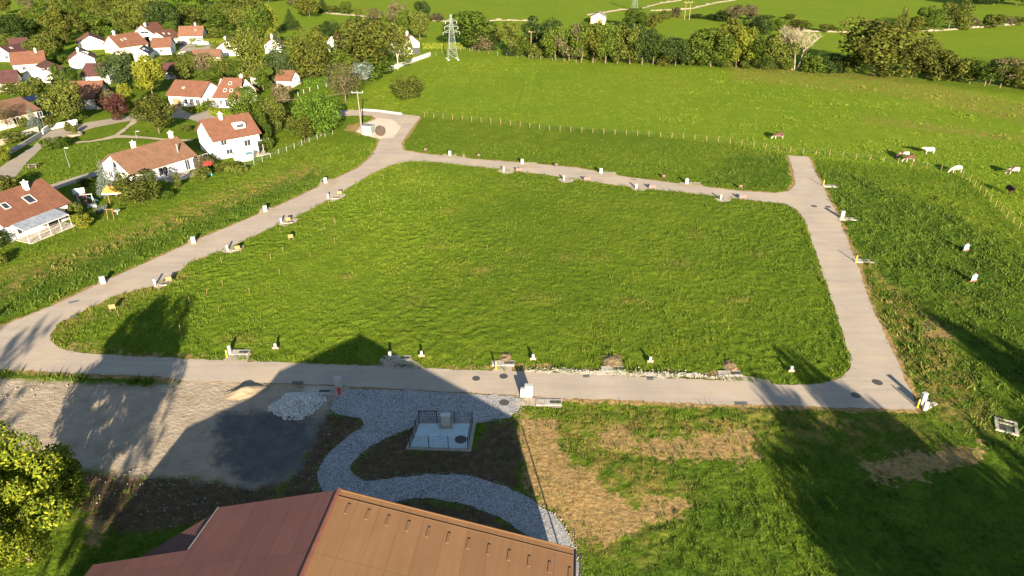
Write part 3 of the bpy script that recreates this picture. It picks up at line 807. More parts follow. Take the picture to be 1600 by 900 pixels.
H2 = house("long white bungalow with a tan roof behind the round walnut tree", (211, 293), (306, 263), 9.4, 2.8, 30, 'par', 'tile_tan', over=.6,
           win=[('front', 6.2, 1.5, 1.8, 1.4), ('front', 11.5, 1.2, 1.0, 2.1), ('front', 15.2, 1.2, 2.2, 2.1), ('left', 4.5, 3.6, .9, .9), ('left', 6.8, 1.4, 1.2, 1.2)],
           chim=[(4.6, .05), (12.6, .04)], sky=[], door=[('front', 13.3, 1.0, 2.1, 'frame_dark')])
mb = MB(); mb.tube([(H2[1] - 2.2, 1.2, 3.4), (H2[1] - 2.2, 1.2, 5.4)], .15, 8); mb.build("flue", MT['steel'], H2[0])
MB().box((H2[1] - 4, -2.0, .05), (8, 3.6, .12)).build("terrace", MT['pale_concrete'], H2[0])
H3 = house("tall white house with red roof and open roof balcony next to the tan bungalow", (341, 250), (409, 236.5), 10.0, 4.1, 32, 'par', 'tile_red', over=.5,
           win=[('left', 3.0, 4.2, .9, 1.5), ('left', 6.0, 4.2, .9, 1.5), ('left', 5.5, 1.4, 1.0, 1.2), ('front', 1.8, 3.3, 1.2, 1.0), ('front', 2.6, 1.3, 1.3, 1.0), ('front', 6.6, 2.4, 1.4, 1.3), ('front', 9.2, 1.3, 1.1, 2.2), ('front', 10.8, 1.5, 1.0, 2.0)],
           chim=[(3.6, -.1)], sky=[(6.0, -.62, .9, 1.1)])
t, L, dep, he, rh, half = H3
mb = MB(); c0 = (L - 3.2, half - half * .62, rh - .62 * half * math.tan(math.radians(32)) + .55)
mb.box(c0, (2.2, 1.7, 1.0)); mb.build("roof_balcony", MT['white_render'], t)
MB().box((L - 3.2, c0[1] - .86, c0[2] + .05), (1.6, .03, .7)).build("balcony_opening", MT['frame_dark'], t)
MB().box((L - 2, -1.6, .05), (5, 3.0, .12)).build("terrace", MT['pale_concrete'], t)
# middle row
house("low white house with orange red roof and a garage door", (266, 165), (316, 168), 9.5, 2.9, 31, 'par', 'tile_red', over=.5,
      win=[('front', 5.2, 1.5, .8, 1.2), ('front', 8.8, 1.4, 1.3, 1.3), ('front', 10.8, 1.4, 1.2, 1.3), ('right', 3, 1.4, 1, 1.2), ('right', 6.2, 1.4, 1, 1.2)],
      sky=[(3.6, -.55, .6, .5)], door=[('front', 2.3, 2.4, 2.1, 'pale_wood'), ('front', 7.0, 1.2, 2.2, 'frame_dark')])
house("white house with red roof and three small skylights right of the garage house", (339, 168), (378, 169), 9.5, 3.0, 38, 'par', 'tile_red', over=.6, hip=1.4,
      win=[('front', 3.2, 1.3, 1.2, 2.0), ('front', 1.5, 1.4, .8, 1.2), ('right', 3.2, 4.2, .8, 1.5), ('right', 5.2, 4.2, .8, 1.5), ('right', 4, 1.4, 1.2, 1.4)],
      sky=[(2.5, -.72, .7, .9), (4.2, -.72, .7, .9), (3.3, -.32, .7, .9), (6.6, -.6, .6, .8)], chim=[(5.5, .15)])
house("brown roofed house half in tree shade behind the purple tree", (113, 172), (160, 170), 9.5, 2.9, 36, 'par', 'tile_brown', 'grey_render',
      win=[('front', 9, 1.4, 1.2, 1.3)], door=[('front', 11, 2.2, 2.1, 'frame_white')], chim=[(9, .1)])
house("tan roofed house with two dark solar panels near the left edge", (-10, 207), (62, 189), 11, 3.0, 22, 'par', 'tile_tan', 'cream_render', over=.8,
      win=[('front', 12, 1.4, 1.4, 1.6), ('front', 14.5, 1.4, 1.2, 1.6), ('front', 6, 1.4, 1.4, 1.3)],
      panels=[(13.9, -.32, 3.6, 2.1), (14.9, -.78, 3.6, 2.1)])
house("white gabled house with orange roof left of the dark tree pair", (38, 131), (88, 128.5), 10, 2.7, 28, 'perp', 'tile_orange',
      win=[('front', 6.2, 3.8, .7, .9), ('front', 8.0, 3.8, 1.0, 1.1), ('right', 4, 1.3, 1, 1.2)])
house("red roofed house with a white chimney in front of the two lobed tree", (23, 114), (74, 110), 9.5, 2.7, 32, 'par', 'tile_red', 'grey_render', chim=[(7.2, -.15)],
      win=[('front', 3, 1.3, 1, 1.2), ('front', 8, 1.3, 1, 1.2)])
house("white gabled house with a dark red roof and skylights beside a blue door", (111, 108), (151, 105), 10, 2.9, 32, 'perp', 'tile_red',
      win=[('front', 8.6, 2.0, 1.0, 1.2), ('front', 4, 3.6, .5, .5)], sky=[(2.6, .35, 1.6, 2.0), (5.2, .5, .8, 1.0)], panels=[(1.2, .25, 1.0, 1.8)],
      door=[('front', 2.6, 2.4, 2.2, 'blue_sign')], chim=[(.6, -.1)])
house("white gabled house with broad tan slope at the wood edge", (124, 79), (166, 76), 12, 2.6, 28, 'perp', 'tile_brown', win=[('front', 5, 3.6, .5, .6)])
house("cream gabled house with red roof and tiny skylights", (165, 82), (190, 86), 11, 2.8, 34, 'perp', 'tile_red', 'cream_render', sky=[(3, .5, .6, .8), (4.5, .45, .6, .8)], chim=[(2, .0)],
      win=[('front', 3.5, 1.4, 1.0, 1.2)])
house("white gabled house with a long balcony opening under the wood", (211, 66), (243, 66), 12, 3.4, 36, 'perp', 'tile_red', chim=[(1.5, .2)],
      win=[('front', 5, 3.9, 3.4, .9), ('front', 5.2, 1.3, 1.2, 1.2), ('front', 2, 1.3, 1, 1.2), ('front', 8, 1.3, 1, 1.2)], over=.8)
house("dark red roofed house with white gable behind the low brown roofed one", (236, 73), (263, 73), 12, 3.0, 34, 'perp', 'tile_red', sky=[(3, .4, .8, .9), (6, .6, .6, .8)],
      win=[('front', 4, 3.2, .9, .9)])
house("low house with plain brown roof and white end wall", (240, 86), (268, 85), 9, 2.7, 31, 'par', 'tile_brown', win=[('front', 3, 1.3, 1, 1.2), ('right', 4, 1.3, 1, 1.2)])
house("small white house with dark slate roof and white roof window", (211, 97), (234, 96), 9, 2.6, 36, 'perp', 'slate', sky=[(3, .35, 2.2, .7)], panels=[(3.5, .7, 2.4, 1.2)],
      win=[('front', 4.4, 1.5, 1.0, 1.2)])
house("white house with plain orange roof behind a clipped hedge", (282, 68), (318, 67), 9.5, 2.9, 33, 'par', 'tile_orange', win=[('front', 8, 1.4, 1.4, 1.2)], chim=[(6, .1)], sky=[(6.3, -.5, .5, .6)])
house("white gabled house with solar panels left of the tall thuja", (341, 88), (374, 87), 12, 2.9, 34, 'perp', 'tile_red', panels=[(1.6, .45, 2.2, 2.4)], chim=[(1, -.1)],
      win=[('front', 6, 3.4, .8, .8)])
house("low house with a faded tan roof behind the olive hedge trees", (304, 101), (346, 99), 8, 2.4, 24, 'par', 'tile_tan', 'cream_render', win=[('front', 4, 1.2, 1, 1.1)])
house("little white gable peeping out left of the big spruce", (415, 84), (441, 83), 10, 3.0, 36, 'perp', 'tile_red', chim=[(1, 0)], win=[('front', 5.6, 3.2, .7, .9)])
house("white house with an orange gable roof between the two big oaks", (513, 81), (530, 81), 10, 4.0, 38, 'perp', 'tile_red', win=[('front', 2.6, 3.2, .8, 1.0)])
house("white house with steep red roof at the end of the white fence", (631, 87), (656, 84), 11, 4.0, 40, 'perp', 'tile_red', chim=[(2, -.1)], win=[('front', 2, 3.3, .8, 1.0)],
      door=[('front', 5.4, 3.0, 2.4, 'frame_dark')])
house("small red roof showing above the trees behind the skylight house", (393, 133), (416, 133), 8, 2.6, 34, 'par', 'tile_red', 'grey_render', win=[('front', 2, 1.3, .8, 1.0)])
house("tiny white outbuilding with red roof beside the tan willow", (433, 137), (455, 138), 6, 2.3, 36, 'par', 'tile_red', win=[('right', 2, 1.2, .8, .9)])
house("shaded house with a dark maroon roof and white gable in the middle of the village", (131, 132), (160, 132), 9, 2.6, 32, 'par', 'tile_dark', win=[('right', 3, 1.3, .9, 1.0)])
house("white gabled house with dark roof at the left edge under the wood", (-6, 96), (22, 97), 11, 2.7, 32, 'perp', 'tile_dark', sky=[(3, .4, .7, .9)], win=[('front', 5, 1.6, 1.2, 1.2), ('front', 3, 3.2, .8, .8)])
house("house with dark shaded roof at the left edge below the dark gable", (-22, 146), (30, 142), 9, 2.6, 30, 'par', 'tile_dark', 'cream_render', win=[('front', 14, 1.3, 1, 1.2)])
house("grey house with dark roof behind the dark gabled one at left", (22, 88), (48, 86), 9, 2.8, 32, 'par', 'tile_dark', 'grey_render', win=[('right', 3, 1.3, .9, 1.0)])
house("lone pale stone barn in the far pasture", (923, 38), (945, 38.5), 9, 3.4, 26, 'perp', 'stone_roof', 'cream_render', name="stone_barn", cat="barn", over=.2, door=[('front', 4.5, 2.2, 2.4, 'timber')])
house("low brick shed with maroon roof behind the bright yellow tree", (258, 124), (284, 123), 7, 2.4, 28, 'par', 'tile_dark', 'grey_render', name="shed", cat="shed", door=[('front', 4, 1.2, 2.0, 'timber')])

# ------------------------------------------------------------------ trees
def crown_mesh(name, kind, n, leaf, seed):
    r = np.random.default_rng(seed)
    pts = []; nrm = []
    if kind in ('broad', 'round', 'poplar', 'bush', 'loose', 'maple'):
        nl = {'broad': 24, 'round': 30, 'poplar': 20, 'bush': 16, 'loose': 18, 'maple': 62}[kind]
        z0, z1 = {'broad': (.09, 1.0), 'round': (.05, 1.0), 'poplar': (.06, 1.0), 'bush': (.0, 1.0), 'loose': (.10, 1.0), 'maple': (.10, 1.0)}[kind]
        cz, hz = (z0 + z1) / 2, (z1 - z0) / 2
        C = []; R = []
        for i in range(nl):
            d = r.normal(size=3); d /= np.linalg.norm(d)
            k = (.48 + .42 * r.random() if kind != 'maple' else .55 + .38 * r.random()) if i > 3 else .25
            lr = {'broad': .165, 'round': .16, 'poplar': .16, 'bush': .22, 'loose': .14, 'maple': .095}[kind] * (.75 + .6 * r.random())
            if kind == 'maple' and d[2] < -.1 and r.random() < .45: d[2] = -d[2] * .6
            C.append((d[0] * .5 * k, d[1] * .5 * k, cz + d[2] * hz * k * .98)); R.append(lr)
        C = np.array(C); R = np.array(R)
        R = R * .98
        tot = 0
        while tot < n:
            m_ = n * 2; i = r.integers(0, nl, m_)
            d = r.normal(size=(m_, 3)); d /= np.linalg.norm(d, axis=1)[:, None]
            q = C[i] + d * (R[i] * (.72 + .36 * r.random(m_)))[:, None] * np.array([1, 1, hz * 2 * .95])
            dist = np.linalg.norm((q[:, None] - C[None]) / np.array([1, 1, hz * 2 * .95]), axis=2) / R[None]
            dist[np.arange(m_), i] = 9
            ok = (dist.min(1) > .62) & (q[:, 2] > .005) & (q[:, 2] < 1.0)
            if kind == 'poplar': ok &= (np.hypot(q[:, 0], q[:, 1]) < .5 * np.sin(np.clip(q[:, 2], 0, 1) * 3.14) ** .5 + .04)
            pts.append(q[ok]); nrm.append(d[ok]); tot += ok.sum()
    elif kind == 'spruce':
        tiers = 20
        for t_ in range(tiers):
            f = t_ / (tiers - 1); z = .05 + .92 * f; rad = .5 * (1 - f) ** .85 + .02
            nb = int(8 + 14 * (1 - f)); ph = r.random() * 6.28
            for b_ in range(nb):
                a = ph + 6.283 * b_ / nb + r.normal() * .12; rr = rad * (.75 + .35 * r.random())
                m_ = max(4, int(n / (tiers * 13) * (.4 + 1.2 * (1 - f))))
                s = (.15 + .85 * r.random(m_)) ** .7
                x = np.cos(a) * rr * s + r.normal(size=m_) * .018; y = np.sin(a) * rr * s + r.normal(size=m_) * .018
                zz_ = z - .075 * s ** 1.5 * (1 - f * .5) + r.normal(size=m_) * .008 + .02
                pts.append(np.stack([x, y, np.clip(zz_, 0.01, 1)], 1)); nrm.append(np.stack([np.cos(a) * np.ones(m_) * .5, np.sin(a) * np.ones(m_) * .5, np.ones(m_)], 1))
    elif kind == 'sparse':
        c_ = r.normal(size=(150, 3)); c_ /= np.linalg.norm(c_, axis=1)[:, None]; c_ *= (r.random(150) ** .45)[:, None] * np.array([.5, .5, .46]); c_[:, 2] += .52
        q = c_[r.integers(0, 150, n)] + r.normal(size=(n, 3)) * np.array([.028, .028, .016]); pts.append(q); nrm.append(r.normal(size=(n, 3)))
    elif kind == 'twig':
        m_ = n
        d = r.normal(size=(m_, 3)); d /= np.linalg.norm(d, axis=1)[:, None]
        q = d * (r.random(m_) ** .4)[:, None] * np.array([.5, .5, .42]) + np.array([0, 0, .58])
        k = (np.sin(q[:, 0] * 19 + 1) + np.sin(q[:, 1] * 17) + np.sin(q[:, 2] * 21 + 2)) > -.4
        pts.append(q[k]); nrm.append(d[k])
    p = np.concatenate(pts)[:n] if kind != 'spruce' else np.concatenate(pts)
    nn = np.concatenate(nrm)[:len(p)]
    if kind not in ('spruce',):
        p[:, 2] *= 1.0 / np.quantile(p[:, 2], .997); rq = np.quantile(np.hypot(p[:, 0], p[:, 1]), .985); p[:, :2] *= .5 / rq
    m_ = len(p)
    nn = nn + r.normal(size=(m_, 3)) * .55; nn /= np.linalg.norm(nn, axis=1)[:, None]
    a = np.cross(nn, r.normal(size=(m_, 3))); a /= np.linalg.norm(a, axis=1)[:, None]
    b_ = np.cross(nn, a); s = leaf * (.6 + .8 * r.random(m_))[:, None]
    el = (1.0 if kind != 'twig' else 2.2)
    Vv = np.stack([p - a * s * el, p - b_ * s * .55, p + a * s * el, p + b_ * s * .55], 1).reshape(-1, 3)
    Vv[:, 2] = np.clip(Vv[:, 2], 0.0, 1.05)
    me = mesh_np(name, Vv, np.arange(m_ * 4).reshape(-1, 4))
    set_attr(me, "rnd", r.random(m_), 'FACE')
    return me
def trunk_mesh(name, seed, kind):
    r = random.Random(seed); mb = MB()
    def limb(p, d, l, rad, depth_):
        pts = [p]; q = p.copy(); dd = d.copy()
        for i in range(3):
            dd = (dd + Vector((r.gauss(0, .14), r.gauss(0, .14), .05))).normalized(); q = q + dd * l / 3; pts.append(q.copy())
        mb.tube(pts, [rad, rad * .82, rad * .66, rad * .5], 5 if depth_ else 8, cap=False)
        if depth_ < (4 if kind in ('dead',) else 2 if kind != 'pole' else 0):
            for k in range(4 if kind == 'dead' else 3):
                a = r.random() * 6.28; up = .35 + r.random() * .5
                nd = (dd * .55 + Vector((math.cos(a) * (.75 if kind != 'dead' else 1.25), math.sin(a) * (.75 if kind != 'dead' else 1.25), up))).normalized()
                base = pts[2].lerp(pts[3], r.random()) if k else pts[3]
                limb(base, nd, l * (.62 if kind != 'dead' else .62), rad * (.52 if kind != 'dead' else .6), depth_ + 1)
    if kind == 'pole': mb.tube([(0, 0, -.02), (0, 0, .5), (0, 0, .97)], [.022, .014, .004], 7)
    elif kind == 'dead':
        for k in range(3): limb(Vector((k * .03 - .03, k * .02, -.01)), Vector((.12 * (k - 1), .08 * (k % 2), 1)).normalized(), .36, .013, 0)
    else: limb(Vector((0, 0, -.02)), Vector((0, 0, 1)), .36, .035, 0)
    if kind == 'dead':
        q = np.array(mb.v); q[:, 2] /= q[:, 2].max(); q[:, :2] *= .5 / np.quantile(np.hypot(q[:, 0], q[:, 1]), .97); mb.v = [tuple(v) for v in q]
    me = bpy.data.meshes.new(name); me.from_pydata(mb.v, [], mb.f); me.update()
    me.polygons.foreach_set("use_smooth", np.ones(len(me.polygons), bool))
    return me
CR = {k: [crown_mesh("crown", k, n, lf, 100 + 10 * j + i) for i in range(v)] for j, (k, n, lf, v) in enumerate((
    ('broad', 5200, .026, 5), ('round', 5600, .024, 3), ('poplar', 4200, .024, 2), ('bush', 2600, .040, 4), ('loose', 3000, .024, 3), ('spruce', 6500, .018, 2), ('twig', 4200, .012, 2), ('sparse', 3200, .02, 3)))}
TK = {k: [trunk_mesh("trunk", 40 + i, k) for i in range(3)] for k in ('limbs', 'pole', 'dead')}
for v in TK['limbs'] + TK['pole']: v.materials.append(MT['bark'])
for v in TK['dead']: v.materials.append(MT['dead_bark'])
for l_ in CR.values():
    for v in l_: v.materials.append(MT['leaf_mid'])
count = [0]
def put_tree(loc, h, w, kind, leaf, label, name="tree", cat="tree", group=None, bark='bark', aspect=None, cb=0.0):
    count[0] += 1; i = count[0]; r = random.Random(i * 13 + 5)
    t = thing(name, loc, label, cat, group, r.random() * 6.28)
    w2 = w * (aspect or (.9 + .2 * r.random()))
    tk = bpy.data.objects.new("trunk" if cat != "bush" else "stem", TK['pole' if kind in ('spruce', 'poplar', 'bush') else 'dead' if kind == 'dead' else 'limbs'][i % 3])
    COL.objects.link(tk); tk.parent = t
    tw = max(min(w, h * .8), h * .4) * .8
    tk.scale = (tw, tw, h * (.93 if kind != 'bush' else .6)) if kind != 'dead' else (w, w, h)
    if bark != 'bark' or kind == 'dead':
        tk.material_slots[0].link = 'OBJECT'; tk.material_slots[0].material = MT[bark if kind != 'dead' else 'dead_bark']
    if kind == 'dead': return t
    c = bpy.data.objects.new("crown", CR[kind][i % len(CR[kind])]); COL.objects.link(c); c.parent = t
    c.scale = (w, w2, h * (1 - cb)); c.location.z = h * cb
    c.material_slots[0].link = 'OBJECT'; c.material_slots[0].material = MT[leaf]
    return t
def tree(bx, by, ty, wpx, kind, leaf, label, **k):
    g = P(bx, by); h = max(.6, height_at(g, ty)); w = wpx / FPX * depth(g)
    return put_tree(g, h * 1.02, w * (1.14 if kind not in ('spruce', 'twig') else 1.05), kind, leaf, label, **k)
def bush(bx, by, ty, wpx, leaf, label, **k): return tree(bx, by, ty, wpx, 'bush', leaf, label, name="bush", cat="bush", **k)
# trees standing alone or easy to tell apart
g = P(52, 862)
put_tree(Vector((-36.6, 36.2, 0)), 10.9, 11.4, 'broad', 'leaf_maple', "big bright yellow green maple beside the barn in the near left corner")
crown0 = [o for o in COL.objects if o.name.startswith("crown")][-1]
crown0.data = crown_mesh("crown", 'maple', 42000, .0120, 77); crown0.data.materials.append(MT['leaf_maple'])
T = tree; B = bush
T(637, 156, 119, 48, 'round', 'leaf_olive', "lone round olive brown tree in the open pasture")
T(540, 160, 100, 56, 'twig', 'leaf_tan', "bare twiggy brown tree by the end of the pale lane")
T(566, 126, 97, 36, 'bush', 'leaf_blue', "pale grey green bush behind the bare twiggy tree")
T(502, 213, 144, 66, 'round', 'leaf_bright', "dense bright green round tree left of the power pole")
T(476, 222, 182, 42, 'loose', 'leaf_rust', "small reddish olive tree in front of the bright round tree")
T(443, 160, 131, 36, 'bush', 'leaf_tan', "tan feathery willow near the tiny white outbuilding")
T(392, 205, 136, 46, 'broad', 'leaf_mid', "dark bushy tree at the right end of the tall white house")
T(430, 208, 152, 34, 'poplar', 'leaf_olive', "slim olive tree between the dark bushy tree and the bright round one")
T(412, 225, 176, 26, 'poplar', 'leaf_mid', "narrow green tree behind the roof balcony house")
T(249, 208, 150, 54, 'broad', 'leaf_rust', "rust tinged chestnut on the village green")
T(108, 193, 131, 58, 'broad', 'leaf_olive', "big yellow green tree between the solar panel house and the brown roof")
T(187, 188, 149, 34, 'round', 'leaf_purple', "dark purple leaved tree by the village road")
T(200, 172, 131, 24, 'poplar', 'leaf_yellow', "bright yellow conical tree behind the purple tree")
T(170, 170, 141, 30, 'bush', 'leaf_tan', "pale tan bush against the brown roofed house")
T(240, 152, 88, 48, 'broad', 'leaf_yellow', "tall bright yellow green tree left of the garage house")
T(192, 142, 84, 50, 'broad', 'leaf_spruce', "dull grey green pine like tree in the middle of the village")
T(97, 140, 101, 26, 'poplar', 'leaf_mid', "left of two pointed dark trees beside the orange gabled house")
T(119, 139, 108, 26, 'poplar', 'leaf_mid', "right of two pointed dark trees beside the orange gabled house")
T(60, 157, 122, 40, 'broad', 'leaf_olive', "olive tree behind the solar panel roof")
T(18, 150, 130, 34, 'broad', 'leaf_olive', "tan olive tree at the left edge above the solar panel house")
T(78, 128, 118, 14, 'bush', 'leaf_purple', "dark purple shrub at the orange gabled house corner")
T(55, 199, 168, 24, 'spruce', 'leaf_blue', "small pale blue spruce before the solar panel house")
T(82, 202, 181, 16, 'bush', 'leaf_rust', "small orange shrub by the white garden wall")
T(14, 205, 160, 26, 'twig', 'leaf_tan', "bare tan tree in front of the solar panel house")
T(258, 160, 147, 13, 'bush', 'leaf_bright', "small green bush beside the garage wall")
T(395, 130, 46, 60, 'poplar', 'leaf_olive', "huge olive conical thuja above the white solar gable")
T(442, 132, 50, 58, 'spruce', 'leaf_spruce', "tall broad spruce between the thuja and the oaks")
T(488, 130, 45, 62, 'round', 'leaf_rust', "left of two big yellow green oaks in front of the orange gable")
T(574, 122, 28, 92, 'round', 'leaf_rust', "largest oak with a golden top left of the white fence")
T(534, 122, 66, 46, 'round', 'leaf_mid', "green tree squeezed between the two big oaks")
T(622, 108, 40, 56, 'loose', 'leaf_olive', "oak with pale forked trunk at the start of the white fence", bark='pale_bark')
T(588, 124, 92, 52, 'bush', 'leaf_mid', "low green shrub mass under the largest oak")
T(455, 46, 14, 30, 'spruce', 'leaf_dark', "dark ragged pine above the big spruce")
T(424, 60, 9, 26, 'poplar', 'leaf_yellow', "yellow green poplar left of the dark ragged pine")
T(428, 72, 44, 22, 'bush', 'leaf_yellow', "small golden yellow tree below the poplar")
T(405, 66, 8, 38, 'broad', 'leaf_mid', "rounded green tree left of the yellow green poplar")
T(484, 27, -6, 40, 'broad', 'leaf_rust', "brownish dark tree at the corner of the first far meadow")
T(505, 20, -4, 24, 'spruce', 'leaf_dark', "dark conifer right of the brownish tree at the top edge")
T(460, 10, -18, 30, 'loose', 'leaf_tan', "pale tan tree at the top edge above the pine")
T(520, 21, 9, 22, 'bush', 'leaf_olive', "round olive bush at the left end of the far stone wall")
T(541, 23, 3, 19, 'round', 'leaf_mid', "dome shaped small tree beside the far stone wall")
T(560, 24, 12, 14, 'bush', 'leaf_olive', "little olive bush right of the dome shaped tree")
T(586, 34, 13, 26, 'loose', 'leaf_tan', "thin tan tree behind the golden oak")
T(618, 40, 3, 34, 'loose', 'leaf_tan', "pale tan tree left of the steep red roof")
T(634, 56, 17, 32, 'broad', 'leaf_mid', "green tree behind the steep red roof")
T(656, 62, 17, 34, 'broad', 'leaf_olive', "yellow green tree right of the steep red roof")
T(660, 30, 2, 24, 'round', 'leaf_dark', "dark round tree behind the yellow green one by the steep roof")
B(684, 33, 21, 26, 'leaf_tan', "tan bush at the far field corner left of the pylon")
T(516, 58, 32, 34, 'round', 'leaf_dark', "dark round tree left of the orange gable between oaks")
T(560, 52, 38, 26, 'bush', 'leaf_dark', "dark bush in the meadow behind the golden oak")
# near gardens
T(170, 303, 250, 36, 'spruce', 'leaf_blue', "pale blue spruce at the gable of the tan roofed bungalow")
T(223, 318, 268, 64, 'round', 'leaf_olive', "round walnut tree in front of the tan roofed bungalow")
T(280, 295, 270, 13, 'poplar', 'leaf_olive', "slender shrub standing before the bungalow terrace")
B(262, 311, 299, 20, 'leaf_bright', "low green bush right of the walnut tree")
B(322, 268, 245, 26, 'leaf_tan', "pale variegated bush at the right corner of the bungalow")
B(318, 280, 262, 30, 'leaf_olive', "olive bush under the red parasol")
B(129, 356, 336, 27, 'leaf_yellow', "rounded yellow green bush near the veranda house")
B(121, 342, 318, 22, 'leaf_olive', "olive shrub behind the teal water butt")
B(13, 303, 276, 34, 'leaf_rust', "brown green bush at the left edge above the veranda house")
B(136, 291, 278, 20, 'leaf_rust', "rusty shrub on the shaded lawn beside the lane")
B(74, 234, 216, 20, 'leaf_mid', "left one of two clipped round bushes by the village road")
B(94, 231, 214, 22, 'leaf_mid', "right one of two clipped round bushes by the village road")
B(118, 209, 196, 11, 'leaf_olive', "tiny tree in a stone ring at the road edge")
B(178, 306, 292, 26, 'leaf_tan', "pale bush behind the orange canopy")
B(160, 330, 322, 18, 'leaf_blue', "low pale flower bush left of the orange canopy")
B(4, 385, 360, 22, 'leaf_dark', "dark shrub at the left edge beside the veranda house")
B(3, 412, 398, 24, 'leaf_olive', "olive shrub at the left edge on the rough meadow")
B(420, 235, 215, 18, 'leaf_mid', "green shrub at the corner of the roof balcony house")
B(365, 262, 254, 22, 'leaf_olive', "low olive shrub by the bungalow garden hedge")
B(345, 268, 259, 16, 'leaf_rust', "small rusty shrub at the bungalow garden edge")
B(40, 200, 184, 16, 'leaf_olive', "olive shrub under the blue spruce by the solar panel house")
B(108, 205, 190, 14, 'leaf_rust', "rusty shrub at the foot of the big yellow green tree")
B(15, 222, 206, 40, 'leaf_olive', "olive hedge bush at the left edge by the village road")
B(8, 250, 228, 26, 'leaf_yellow', "yellowish bush at the left edge below the olive hedge bush")
B(288, 205, 196, 20, 'leaf_olive', "low olive bush at the back of the tall white house")
B(170, 118, 96, 26, 'leaf_olive', "olive shrub right of the white house with the blue door")
B(150, 118, 100, 12, 'leaf_yellow', "yellow green shrub in front of the blue door house")
B(330, 66, 54, 24, 'leaf_rust', "rusty bush right of the clipped hedge house")
B(232, 70, 57, 14, 'leaf_olive', "olive bush before the long balcony gable")
B(222, 72, 64, 12, 'leaf_purple', "dark purple bush before the long balcony gable")
B(290, 95, 82, 36, 'leaf_rust', "rusty garden bush beside the small slate roofed house")
B(336, 78, 66, 14, 'leaf_olive', "small olive bush on the parking place by the white van")
T(52, 106, 97, 22, 'bush', 'leaf_rust', "rusty garden bush under the two lobed tree")
for i, (x, b0, t0, w0, lf, lb) in enumerate((
    (300, 122, 82, 34, 'leaf_olive', "leftmost olive tree of the row behind the garage house"),
    (326, 124, 84, 34, 'leaf_tan', "grey tan tree of the row behind the garage house"),
    (350, 126, 88, 36, 'leaf_olive', "broad olive tree of the row above the three skylight roof"),
    (372, 128, 96, 30, 'leaf_mid', "green tree of the row just left of the thuja foot"),
    (412, 142, 104, 34, 'leaf_mid', "green tree between thuja foot and spruce foot"),
    (330, 132, 108, 48, 'leaf_mid', "low green hedge tree directly behind the garage house ridge"),
    (285, 128, 100, 30, 'leaf_olive', "olive tree right of the tall bright yellow green tree"))):
    T(x, b0, t0, w0, 'broad', lf, lb)
for (x, b0, t0, w0, lf) in ((96, 100, 88, 22, 'leaf_mid'), (30, 128, 118, 24, 'leaf_olive'), (200, 98, 86, 18, 'leaf_olive'), (262, 100, 88, 26, 'leaf_olive'), (276, 112, 96, 26, 'leaf_mid'), (222, 140, 122, 30, 'leaf_mid'), (140, 150, 134, 24, 'leaf_mid'),
        (90, 160, 146, 28, 'leaf_olive'), (36, 160, 146, 26, 'leaf_mid'), (205, 78, 66, 18, 'leaf_mid'), (275, 66, 54, 18, 'leaf_olive'), (352, 62, 48, 28, 'leaf_mid'), (335, 60, 46, 22, 'leaf_olive'), (98, 72, 60, 20, 'leaf_dark'), (165, 106, 90, 24, 'leaf_mid'), (70, 168, 154, 22, 'leaf_olive'),
        (290, 112, 98, 30, 'leaf_olive'), (318, 112, 98, 30, 'leaf_mid'), (386, 112, 90, 26, 'leaf_mid'), (455, 112, 92, 30, 'leaf_mid'), (420, 118, 100, 26, 'leaf_olive'), (80, 104, 94, 14, 'leaf_mid'), (250, 172, 156, 22, 'leaf_mid'), (130, 186, 174, 16, 'leaf_mid'), (164, 160, 148, 20, 'leaf_olive'), (205, 112, 100, 22, 'leaf_dark'), (425, 178, 160, 26, 'leaf_mid'), (450, 190, 172, 28, 'leaf_olive'), (458, 212, 196, 24, 'leaf_mid')):
    B(x, b0, t0 - 2, w0, lf, "small rounded green garden shrub tucked between the village houses", group="small green garden shrubs between the village houses")
